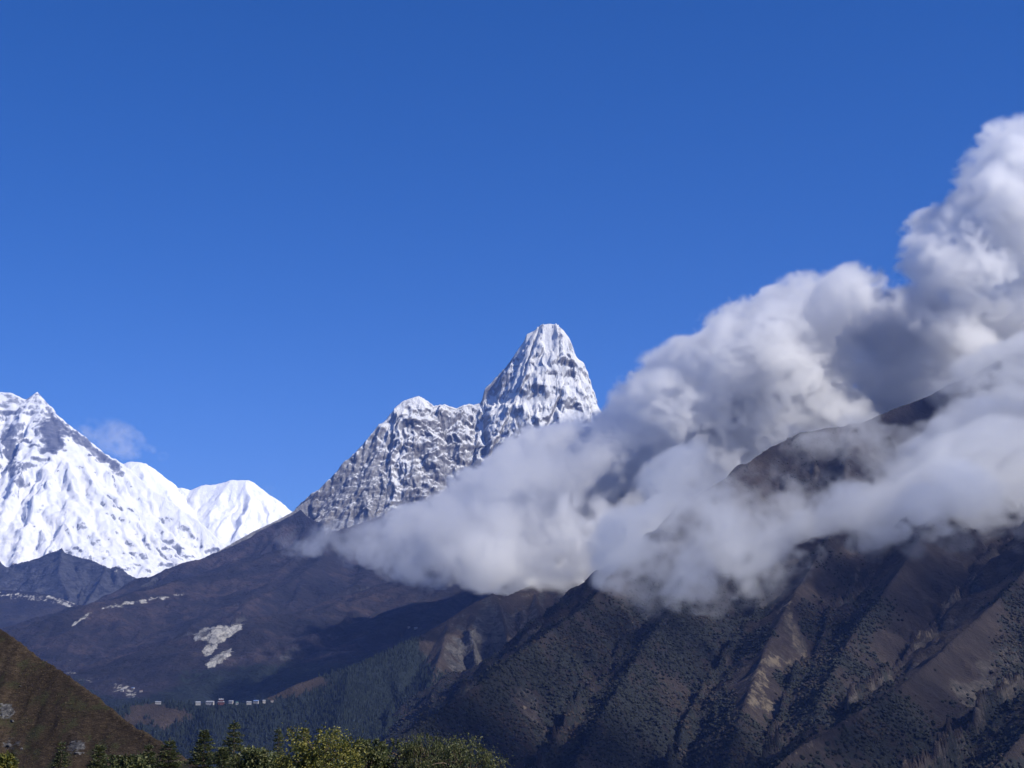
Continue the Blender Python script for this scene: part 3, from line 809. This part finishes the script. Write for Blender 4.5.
# grass tufts on the hill
q = np.random.RandomState(17)
n = 52000
x = q.uniform(-170, 20, n); y = q.uniform(250, 470, n); z = sample(*HILL_G, x, y); px, py = pix(x, y, z)
dn = fbm(x, y, 9, 4)
ok = (px > -25) & (px < 240) & (py < 800) & (q.rand(n) < .35 + dn)
x, y, z = x[ok], y[ok], z[ok]; n = len(x)
C_ = np.repeat(np.stack([x, y, z], 1), 7, 0); k = len(C_)
C_ = C_ + q.normal(size=(k, 3)) * np.array([.12, .12, .02])
V, Q = leaves(C_, q.normal(size=(k, 3)) * np.array([.55, .55, .1]) + np.array([0, 0, 1.]), .42, .10, q, .1)
m = M('grass_blades')
tag(raw_mesh('grass', V, Q, m.done(m.mix(m.geo.outputs['Random Per Island'], m.mix(m.step(m.noise(9, 4, .6), .45, .6), (.03, .024, .014), (.022, .026, .012)), (.13, .10, .062))), False), 'dry tussock grass covering the near hillside', 'grass', None, 'stuff')

# ------------------------------------------------------------------ trees at the bottom of the view
def tube(path, radii, k=7):
    V = []; Q = []
    for i, (p, r) in enumerate(zip(path, radii)):
        p = np.array(p, float)
        t = np.array(path[min(i + 1, len(path) - 1)], float) - np.array(path[max(i - 1, 0)], float); t /= np.linalg.norm(t) + 1e-9
        u = np.cross(t, (0.3, 1, .1)); u /= np.linalg.norm(u) + 1e-9; w = np.cross(t, u)
        for j in range(k):
            a = 2 * math.pi * j / k; V.append(p + r * (math.cos(a) * u + math.sin(a) * w))
        if i:
            b = (i - 1) * k
            Q += [(b + j, b + (j + 1) % k, b + k + (j + 1) % k, b + k + j) for j in range(k)]
    return np.array(V), np.array(Q)


def merge(parts):
    V = []; Q = []; n = 0
    for v, q in parts: V.append(v); Q.append(q + n); n += len(v)
    return np.concatenate(V), np.concatenate(Q)


def leaf_mat(name, a, b, c):
    m = M(name)
    r = m.geo.outputs['Random Per Island']
    col = m.ramp(m.math('ADD', m.math('MULTIPLY', r, .6), m.math('MULTIPLY', m.noise(.5, 3, .5), .4)), (.25, a), (.5, b), (.75, c))
    m.set(m.b.inputs['Base Color'], col); m.b.inputs['Roughness'].default_value = .55; m.b.inputs['Specular IOR Level'].default_value = .35
    tr = m.new('ShaderNodeBsdfTranslucent'); m.link(col, tr.inputs[0])
    mx = m.new('ShaderNodeMixShader'); mx.inputs[0].default_value = .3
    m.link(m.b.outputs[0], mx.inputs[1]); m.link(tr.outputs[0], mx.inputs[2]); m.link(mx.outputs[0], m.out.inputs[0])
    return m.m


M_bark = plain('bark', (.12, .09, .07), .9)
M_leaf_y = leaf_mat('golden_leaves', (.03, .045, .012), (.11, .12, .022), (.26, .23, .05))
M_leaf_g = leaf_mat('green_leaves', (.02, .034, .012), (.065, .082, .025), (.16, .16, .06))
M_fir = leaf_mat('fir_needles', (.016, .030, .014), (.045, .062, .022), (.12, .125, .045))


def ground_z(x, y): return float(ground_height(np.array([float(x)]), np.array([float(y)]))[0])


def fir(px, py, Y, slope, label, seed, sparse=1.0, tip=.5):
    q = np.random.RandomState(seed)
    x, y, zt = W(px, py, Y); zg = ground_z(x, y) - .1; Hh = zt - zg
    t = empty('fir_tree', (x, y, zg)); tag(t, label, 'tree', 'young firs below the viewpoint')
    lean = q.uniform(-.02, .02, 2)
    P_ = [(lean[0] * s * Hh, lean[1] * s * Hh, s * Hh * .998) for s in np.linspace(0, 1, 12)]
    V, Q = tube(P_, [.10 * (1 - s) ** .8 + .006 for s in np.linspace(0, 1, 12)]); wood = [(V, Q)]; Lc = []; Ld = []
    z = .7
    while z < Hh - .04:
        dtop = Hh - z
        rmax = min(slope * dtop ** .9 + .05, 1.9)
        nb = int(q.randint(6, 9) * sparse) + (0 if dtop < tip else 1)
        a0 = q.uniform(0, 6.28)
        for b in range(nb):
            a = a0 + b * 2 * math.pi / nb + q.uniform(-.25, .25); L = rmax * q.uniform(.65, 1.15)
            up = .45 if dtop < 1.0 else .1
            d = np.array([math.cos(a), math.sin(a), 0])
            base = np.array([lean[0] * z, lean[1] * z, z + q.uniform(-.05, .05)])
            s = np.linspace(0, 1, 5)[:, None]
            pth = base + d * L * s + np.array([0, 0, 1]) * L * (up * s - .55 * s ** 2 + .25 * s ** 3)
            wood.append(tube(pth, [.022 * (1 - k * .85) * min(1, L) + .002 for k in s[:, 0]], 4))
            m_ = int(150 * L * sparse) + 14
            u = q.uniform(.08, 1, m_)[:, None]
            c = base + d * L * u + np.array([0, 0, 1]) * L * (up * u - .55 * u ** 2 + .25 * u ** 3)
            side = np.cross(d, (0, 0, 1))
            sp = q.uniform(-1, 1, m_)[:, None] * (.05 + .34 * L * (1 - u * .75))
            c = c + side * sp - np.array([0, 0, 1]) * np.abs(sp) * .25 + q.normal(size=(m_, 3)) * .012
            dd = d * 1.0 + side * np.sign(sp) * .7 + q.normal(size=(m_, 3)) * .45 + np.array([0, 0, .15])
            Lc.append(c); Ld.append(dd)
        z += q.uniform(.13, .22) * (.7 if dtop < 1.5 else 1.15)
    u = q.uniform(0, 1, 60)[:, None]; c = np.array([lean[0] * Hh, lean[1] * Hh, Hh]) - np.array([0, 0, 1]) * u * .5
    Lc.append(c); Ld.append(q.normal(size=(60, 3)) * .5 + np.array([0, 0, .8]))
    V, Q = merge(wood); raw_mesh('trunk', V, Q, M_bark, True, t)
    V, Q = leaves(np.concatenate(Lc), np.concatenate(Ld), .085, .030, q); raw_mesh('crown', V, Q, M_fir, False, t)


def broadleaf(px, py, Y, wpx, label, seed, mat, n_clump=90, per=130, drop=0.0, shape=1.0, ln=.11, wd=.065, group=None, sprigs=26):
    q = np.random.RandomState(seed)
    R = wpx / 2 * Y / F
    x, y, zt = W(px, py, Y); zg = ground_z(x, y) - .1; Hh = zt - zg
    t = empty('leafy_tree', (x, y, zg)); tag(t, label, 'tree', group)
    ch = min(Hh * .75, R * 2.4 * shape)        # crown height
    cz = Hh - ch / 2
    P_ = [(0, 0, s * (Hh - ch * .35)) for s in np.linspace(0, 1, 8)]
    P_ = [(a + .12 * math.sin(i * 1.1 + seed), b + .1 * math.cos(i * .9 + seed), c) for i, (a, b, c) in enumerate(P_)]
    V, Q = tube(P_, [.16 * (1 - .75 * s) for s in np.linspace(0, 1, 8)]); wood = [(V, Q)]; Lc = []; Ld = []
    for k in range(n_clump):
        th_ = q.uniform(0, 6.28); v = q.uniform(-1, 1); rr_ = q.uniform(.45, .97) ** .6
        lump = 1 + .16 * math.sin(3 * th_ + seed) + .12 * math.sin(5 * th_ + 3 * v + seed * 2)
        e = np.array([math.cos(th_) * math.sqrt(1 - v * v) * R, math.sin(th_) * math.sqrt(1 - v * v) * R, v * ch / 2]) * rr_ * lump
        e[2] = min(e[2], ch / 2 - .12)
        c0 = np.array([0, 0, cz]) + e
        b0 = np.array(P_[q.randint(4, 8)])
        s = np.linspace(0, 1, 5)[:, None]
        pth = b0 * (1 - s) + c0 * s + np.array([0, 0, .25]) * R * np.sin(s * math.pi) * .5
        wood.append(tube(pth, [.035 * (1 - .8 * u) for u in s[:, 0]], 4))
        cr = q.uniform(.16, .34) * (R / 1.6) ** .5 * 1.25
        m_ = int(per * q.uniform(.6, 1.3))
        off = q.normal(size=(m_, 3)) * cr * .55 * np.array([1, 1, .75])
        Lc.append(c0 + off)
        Ld.append(off / (cr + 1e-6) * .6 + q.normal(size=(m_, 3)) * .7 + np.array([0, 0, -.25 - drop]))
    for k in range(sprigs):      # thin shoots that break the outline
        th_ = q.uniform(0, 6.28); v = q.uniform(.1, .95)
        e = np.array([math.cos(th_) * math.sqrt(1 - v * v) * R, math.sin(th_) * math.sqrt(1 - v * v) * R, v * ch / 2]) * .9
        dirn = e / np.linalg.norm(e) * (1 - drop * .5) + np.array([0, 0, .6 - drop]); L = q.uniform(.2, .5) * (R ** .5)
        s = np.linspace(0, 1, 6)[:, None]
        pth = np.array([0, 0, cz]) + e + dirn * L * s - np.array([0, 0, 1]) * drop * L * s ** 2 * 1.6
        pth[:, 2] = np.minimum(pth[:, 2], Hh + .02)
        wood.append(tube(pth, [.008 * (1 - .7 * u) for u in s[:, 0]], 3))
        u = q.uniform(0, 5, 34); i = u.astype(int).clip(0, 4); f = (u - i)[:, None]
        Lc.append(pth[i] * (1 - f) + pth[i + 1] * f); Ld.append(q.normal(size=(34, 3)) + np.array([0, 0, -drop]))
    V, Q = merge(wood); raw_mesh('trunk', V, Q, M_bark, True, t)
    V, Q = leaves(np.concatenate(Lc), np.concatenate(Ld), ln, wd, q, drop * .4); raw_mesh('crown', V, Q, mat, False, t)


fir(62, 741, 60, .34, 'thin young fir in front of the lower rocks on the grassy hill', 1, .8)
fir(101, 742, 57, .42, 'bushy fir with a pale top between the thin fir and the hill foot', 2)
fir(151, 744, 56, .40, 'small fir whose top meets the foot of the grassy hill outline', 12, .9)
fir(169, 738, 55, .50, 'broad fir just past the foot of the grassy hill', 3)
fir(201, 731, 53, .55, 'sturdy dark fir with a blunt top beside the tallest fir', 4)
fir(236, 721, 55, .42, 'tallest fir, with a thin pale bare tip', 5, .85)
fir(276, 727, 64, .22, 'spindly fir rising behind the golden green tree', 6, .6)
fir(221, 748, 50, .6, 'low fir filling the gap between the sturdy fir and the tallest fir', 13)
broadleaf(1, 757, 48, 20, 'low yellowish bush at the foot of the grassy slope', 21, M_leaf_y, 40, 110)
broadleaf(128, 757, 50, 30, 'low green bush between the bushy fir and the hill foot', 22, M_leaf_g, 36, 110)
broadleaf(256, 750, 52, 36, 'green bush between the tallest fir and the golden green tree', 23, M_leaf_g, 44, 120)
broadleaf(322, 731, 60, 92, 'big golden green tree with a dense rounded crown', 24, M_leaf_y, 150, 150, 0, .9)
broadleaf(368, 741, 62, 44, 'smaller green tree leaning on the big golden green tree', 25, M_leaf_g, 60, 120)
broadleaf(397, 739, 72, 40, 'sparse dull green tree in the gap between the two large crowns', 26, M_leaf_g, 40, 60, .3)
broadleaf(426, 729, 62, 44, 'tree with a pointed top of drooping grey green sprays', 27, M_leaf_g, 60, 90, .9, 1.3, .10, .028, None, 50)
broadleaf(462, 738, 60, 80, 'rounded green tree with drooping twigs, at the foot of the wooded ridge', 28, M_leaf_g, 120, 120, .5, .9, .09, .04, None, 40)
#@@END

# ------------------------------------------------------------------ haze
def box(name, x0, x1, y0, y1, z0, z1, mat):
    V = [(x, y, z) for x in (x0, x1) for y in (y0, y1) for z in (z0, z1)]
    return raw_mesh(name, np.array(V), np.array([(0, 1, 3, 2), (4, 6, 7, 5), (0, 4, 5, 1), (2, 3, 7, 6), (0, 2, 6, 4), (1, 5, 7, 3)]), mat)


def mat_volume(name, dens, color, aniso=0.0, grid_attr=True):
    m = bpy.data.materials.new(name); m.use_nodes = True
    t = m.node_tree; t.nodes.clear()
    o = t.nodes.new('ShaderNodeOutputMaterial'); v = t.nodes.new('ShaderNodeVolumePrincipled')
    t.links.new(v.outputs[0], o.inputs['Volume'])
    v.inputs['Density'].default_value = dens
    v.inputs['Color'].default_value = (*color, 1)
    v.inputs['Anisotropy'].default_value = aniso
    v.inputs['Color Attribute'].default_value = ''; v.inputs['Temperature Attribute'].default_value = ''
    if not grid_attr: v.inputs['Density Attribute'].default_value = ''
    return m


hz = box('haze', -42000, 42000, -42000, 42000, 150, 6500, mat_volume('haze_air', 1.5e-5, (.22, .38, 1.0), 0.0, False))
tag(hz, 'thin blue air haze over the whole valley', 'haze', None, 'stuff')

# ------------------------------------------------------------------ clouds: fog grids of real depth
def up_axis(A, n, ax):
    """stretch a coarse random lattice smoothly to n samples along an axis"""
    m = A.shape[ax] - 3
    t = np.linspace(0, m - 1e-4, n); i = t.astype(int); f = t - i
    Wt = np.zeros((n, A.shape[ax]), np.float32); r = np.arange(n)
    Wt[r, i] = (1 - f) ** 3 / 6; Wt[r, i + 1] = (3 * f ** 3 - 6 * f ** 2 + 4) / 6
    Wt[r, i + 2] = (-3 * f ** 3 + 3 * f ** 2 + 3 * f + 1) / 6; Wt[r, i + 3] = f ** 3 / 6
    return np.moveaxis(np.tensordot(Wt, A, axes=(1, ax)), 0, ax)


def lattice_noise(shape, cell, rg):
    c = [max(1, int(round(s / cell * q))) for s, q in zip(shape, (1, 1.6, 1.07))]
    A = (rg.rand(*[k + 3 for k in c]).astype(np.float32) - .5) * 3.4
    for ax in range(3): A = up_axis(A, shape[ax], ax)
    return A


def warp(A, d, axes_amp, rg):
    sh = A.shape
    idx = []
    for ax in range(3):
        w = lattice_noise(sh, d, rg) * axes_amp + (lattice_noise(sh, d * .4, rg) * axes_amp * .45)
        r = np.arange(sh[ax]).reshape([-1 if k == ax else 1 for k in range(3)])
        idx.append(np.clip(r + (w * .6 if ax == 1 else w), 0, sh[ax] - 1.001).astype(np.float32))
    i = [q.astype(np.int32) for q in idx]; f = [q - p for q, p in zip(idx, i)]
    out = 0
    for a in (0, 1):
        for b in (0, 1):
            for c in (0, 1):
                w = (f[0] if a else 1 - f[0]) * (f[1] if b else 1 - f[1]) * (f[2] if c else 1 - f[2])
                out = out + A[i[0] + a, i[1] + b, i[2] + c] * w
    return out


def make_cloud(name, lo, hi, vox, blobs, dens, seed, label, cat, amp=1.08, soft=1.1, thr=.47, aniso=.6, color=(.985, .988, .995), big=420):
    """blobs: (x, y, z, rx, ry, rz, weight) in metres"""
    rg = np.random.RandomState(seed)
    vy = vox * 1.7
    n = [int((h - l) / v_) + 1 for l, h, v_ in zip(lo, hi, (vox, vy, vox))]
    ax = [np.linspace(l, h, k, dtype=np.float32) for l, h, k in zip(lo, hi, n)]
    Fd = np.zeros(n, np.float32); Wd = np.zeros(n, np.float32)
    for (x, y, z, rx, ry, rz, wt) in blobs:
        s = []
        for q, c, r in zip(ax, (x, y, z), (rx, ry, rz)):
            a, b = np.searchsorted(q, (c - 1.7 * r, c + 1.7 * r)); s.append(slice(a, b))
        if any(t.stop - t.start < 1 for t in s): continue
        dx = ((ax[0][s[0]] - x) / rx)[:, None, None]; dy = ((ax[1][s[1]] - y) / ry)[None, :, None]; dz = ((ax[2][s[2]] - z) / rz)[None, None, :]
        v = np.clip(1 - (dx * dx + dy * dy + dz * dz) * .42, 0, 1) ** 2
        Fd[s[0], s[1], s[2]] += v; Wd[s[0], s[1], s[2]] += v * wt
    Wd /= np.maximum(Fd, 1e-3)
    Fd = Fd / (1 + .5 * Fd); Fd *= .85 / Fd[Fd > .05].mean()
    Fd = Fd / (1 + .85 * Fd)
    Fd = warp(Fd, 260 / vox, 85 / vox, rg) - thr
    nz = 0; a = 1.0; tot = 0; cell = big / vox * .62
    while cell > 1.3:
        v = lattice_noise(n, cell, rg)
        nz = nz + a * ((np.abs(v) * 2 - .75) * -.6 + v * .5); tot += a; a *= .93; cell /= 2.0
    nz = (nz - nz.mean()) / nz.std()
    nz = warp(nz, 120 / vox, 42 / vox, rg)
    nz *= np.clip((Fd + thr) * 4, 0, 1) * amp
    Fd += nz
    del nz
    D = np.clip(Fd / soft, 0, 1) * Wd
    del Fd
    for k in range(3):      # fade out at the borders of the grid
        e = np.minimum(np.arange(n[k]), np.arange(n[k])[::-1]) / 5.0
        D *= np.clip(e, 0, 1).reshape([-1 if q == k else 1 for q in range(3)]).astype(np.float32)
    D = np.ascontiguousarray(D, np.float32)
    me = bpy.data.meshes.new(name + '_grid'); me.vertices.add(D.size)
    at = me.attributes.new('d', 'FLOAT', 'POINT'); at.data.foreach_set('value', D.ravel())
    carrier = bpy.data.objects.new(name + '_grid', me)       # data only, not in the scene
    ob = bpy.data.objects.new(name, bpy.data.volumes.new(name)); COL.objects.link(ob)
    g = bpy.data.node_groups.new(name, 'GeometryNodeTree')
    g.interface.new_socket('Geometry', in_out='OUTPUT', socket_type='NodeSocketGeometry')
    N, L = g.nodes, g.links
    oi = N.new('GeometryNodeObjectInfo'); oi.inputs['Object'].default_value = carrier
    vc = N.new('GeometryNodeVolumeCube'); vc.inputs['Min'].default_value = lo; vc.inputs['Max'].default_value = hi
    for k, q in zip('XYZ', n): vc.inputs['Resolution ' + k].default_value = q

    def vm(op, a, b):
        q = N.new('ShaderNodeVectorMath'); q.operation = op; L.new(a, q.inputs[0])
        if b is not None: q.inputs[1].default_value = b
        return q.outputs['Value'] if op == 'DOT_PRODUCT' else q.outputs[0]
    p = N.new('GeometryNodeInputPosition').outputs[0]
    p = vm('DIVIDE', vm('SUBTRACT', p, lo), [(h - l) / (k - 1) for l, h, k in zip(lo, hi, n)])
    sp = N.new('ShaderNodeSeparateXYZ'); L.new(vm('ADD', p, (.5, .5, .5)), sp.inputs[0])

    def im(op, a, b):
        q = N.new('FunctionNodeIntegerMath'); q.operation = op
        for k_, w in ((0, a), (1, b)):
            if isinstance(w, int): q.inputs[k_].default_value = w
            else: L.new(w, q.inputs[k_])
        return q.outputs[0]

    def fi(a):
        q = N.new('FunctionNodeFloatToInt'); q.rounding_mode = 'FLOOR'; L.new(a, q.inputs[0]); return q.outputs[0]
    p = im('ADD', im('ADD', im('MULTIPLY', fi(sp.outputs[0]), n[1] * n[2]), im('MULTIPLY', fi(sp.outputs[1]), n[2])), fi(sp.outputs[2]))
    na = N.new('GeometryNodeInputNamedAttribute'); na.data_type = 'FLOAT'; na.inputs[0].default_value = 'd'
    si = N.new('GeometryNodeSampleIndex'); si.data_type = 'FLOAT'; si.domain = 'POINT'
    L.new(oi.outputs['Geometry'], si.inputs['Geometry']); L.new(na.outputs[0], si.inputs['Value']); L.new(p, si.inputs['Index'])
    L.new(si.outputs[0], vc.inputs['Density'])
    mat = mat_volume(name, dens, color, aniso)
    sm = N.new('GeometryNodeSetMaterial'); sm.inputs['Material'].default_value = mat
    go = N.new('NodeGroupOutput'); L.new(vc.outputs[0], sm.inputs[0]); L.new(sm.outputs[0], go.inputs[0])
    ob.data.materials.append(mat)
    md = ob.modifiers.new('fog', 'NODES'); md.node_group = g
    return tag(ob, label, cat, None, 'stuff')


def fill(poly, count, rmax, rmin, depth, rg, holes=(), wt=1.0, flat=1.0):
    P = np.array(poly); out = []
    n = 0
    while n < count:
        x = rg.uniform(P[:, 0].min(), P[:, 0].max()); y = rg.uniform(P[:, 1].min(), P[:, 1].max())
        d = float(poly_dist(poly, np.array([x]), np.array([y]))[0])
        if d < rmin * .6: continue
        n += 1
        k = 1.0; back = False
        for hx, hy, ha, hb, hk in holes:
            if hk < 0:
                back = back or ((x - hx) / (ha + 14)) ** 2 + ((y - hy) / (hb + 14)) ** 2 < 1
            elif ((x - hx) / ha) ** 2 + ((y - hy) / hb) ** 2 < 1: k = min(k, hk)
        if k <= 0: continue
        Y = rg.uniform(7850, 8200) if back else depth(x, y, rg)
        if Y is None: continue
        r = min(max(d * .95, rmin), rmax * rg.uniform(.55, 1)) * Y / F
        c = W(x, y, Y)
        out.append((*c, r * rg.uniform(.95, 1.3), r * rg.uniform(1.0, 1.5), r * flat * rg.uniform(.85, 1.1), wt * k * rg.uniform(.7, 1.2)))
    return out


def slope_depth(px, py):
    """distance ahead at which the great dark slope is met, None above its crest"""
    for Y in np.arange(2200, 7600, 60.0):
        x, y, z = W(px, py, Y)
        if sample(*BIG_G, x, y) > z: return Y
    return None


rg = np.random.RandomState(11)
body = [(262, 540), (300, 532), (350, 532), (400, 508), (445, 488), (478, 470), (510, 437), (545, 425), (585, 418), (598, 400), (622, 380), (650, 368), (662, 342), (700, 338), (735, 303), (758, 285), (792, 266), (826, 274), (852, 258), (868, 272), (884, 288), (905, 305),
        (902, 255), (915, 212), (930, 200), (940, 215), (962, 190), (972, 160), (1000, 140), (1030, 122), (1090, 110), (1090, 600), (900, 600), (640, 600), (540, 592), (480, 584), (420, 572), (350, 560), (290, 552)]
blobs = fill(body, 560, 52, 10, lambda x, y, r: r.uniform(6200, 7000) if (y > 535 and x < 640) else r.uniform(6900, 8100), rg,
             holes=[(618, 482, 20, 18, -1), (330, 545, 70, 22, .35), (420, 545, 60, 40, .7)])
veil = [(268, 546), (300, 528), (360, 524), (420, 500), (480, 468), (520, 438), (600, 440), (630, 560), (540, 590), (440, 582), (350, 564)]
blobs += fill(veil, 260, 26, 11, lambda x, y, r: r.uniform(6300, 7300), rg, holes=[(618, 482, 20, 18, -1)], wt=.16)
make_cloud('cloud', (-1250, 6000, 1250), (2650, 8450, 3800), 8.8, blobs, .029, 5, 'towering bank of broken grey white cloud', 'cloud')
front = [(560, 560), (590, 520), (650, 470), (700, 440), (760, 432), (785, 450), (795, 490), (840, 485), (880, 470), (930, 440), (955, 400), (945, 350), (1000, 330), (1080, 320), (1080, 510), (1024, 512), (960, 528), (900, 534), (850, 548), (800, 566), (750, 592), (700, 608), (650, 600), (610, 590)]


def front_depth(x, y, r):
    s = slope_depth(x, y + 6)
    return (s - r.uniform(40, 420)) if s else float(np.interp(x, [560, 625, 670, 720, 770, 800, 835, 890, 980, 1060], [4100, 4700, 5050, 5400, 5700, 5850, 5950, 6150, 6450, 6700])) - r.uniform(40, 350)


blobs = fill(front, 420, 38, 9, front_depth, rg, holes=[(795, 515, 38, 17, .0), (850, 468, 70, 30, .12), (690, 535, 30, 10, .1), (940, 500, 26, 8, .1), (725, 490, 35, 12, .1), (1005, 437, 30, 10, .1), (640, 582, 30, 16, .4), (838, 520, 24, 12, .1), (612, 488, 30, 24, 0)], flat=.9)
band = [(790, 505), (860, 478), (905, 458), (950, 430), (1080, 430), (1080, 515), (960, 532), (900, 540), (850, 552), (780, 574), (710, 598), (650, 600), (690, 575), (750, 550), (800, 538)]
blobs += fill(band, 420, 28, 9, front_depth, rg, wt=1.0)
for crest in ([(735, 455), (795, 425), (812, 442), (800, 480), (740, 500)], [(846, 414), (888, 396), (892, 428), (865, 470), (845, 455)], [(925, 380), (1080, 320), (1080, 440), (930, 450)]):
    blobs += fill(crest, 60, 22, 8, front_depth, rg, wt=.6)
skirt = [(600, 588), (700, 600), (780, 575), (850, 552), (960, 530), (1060, 515), (1060, 545), (960, 556), (860, 580), (780, 604), (700, 622), (620, 612)]
blobs += fill(skirt, 150, 16, 8, front_depth, rg, wt=.22)
veil = [(690, 525), (740, 480), (790, 438), (850, 432), (900, 418), (945, 420), (950, 500), (820, 560), (700, 565)]
blobs += fill(veil, 260, 30, 14, lambda x, y, r: (lambda q: (q - r.uniform(20, 220)) if q else None)(slope_depth(x, y + 4)), rg, wt=.33)
make_cloud('cloud', (150, 3500, 1150), (2600, 6400, 2700), 8.2, blobs, .017, 6, 'low ragged cloud clinging to the dark mountain side', 'cloud', amp=1.5, soft=1.7, thr=.60, color=(.955, .965, .98))
wisp = [(72, 424), (95, 416), (120, 420), (140, 432), (160, 450), (170, 466), (140, 462), (110, 455), (85, 442)]
blobs = fill(wisp, 50, 16, 5, lambda x, y, r: r.uniform(25300, 25900), rg, wt=.8)
make_cloud('cloud', (-6900, 24900, 3900), (-5000, 26300, 5200), 22, blobs, .0026, 8, 'faint wisp of cloud blowing off the snow wall crest', 'cloud', .5, 1.2)
wisp = [(236, 476), (250, 470), (270, 478), (290, 492), (300, 504), (280, 500), (262, 490)]
blobs = fill(wisp, 24, 10, 4, lambda x, y, r: r.uniform(27300, 27800), rg, wt=.6)
make_cloud('cloud', (-4800, 26900, 3300), (-3300, 28100, 4400), 24, blobs, .0010, 9, 'thin veil of cloud trailing from the white snow peak', 'cloud', .5, 1.2)

# unseen cloud deck added beyond the view to shade most of the great slope
rg = np.random.RandomState(21)
blobs = []
for k in range(150):
    y = rg.uniform(1600, 6200); x = .33 * y + 640 + rg.uniform(0, 2500); r = rg.uniform(170, 360)
    blobs.append((x, y, rg.uniform(2350, 2900), r, r, r * .6, rg.uniform(.6, 1)))
make_cloud('cloud', (600, 1200, 1950), (5000, 6700, 3300), 36, blobs, .0045, 12, 'broad grey cloud deck out of view, added to shade the dark mountain', 'cloud', .5, .9, big=700)
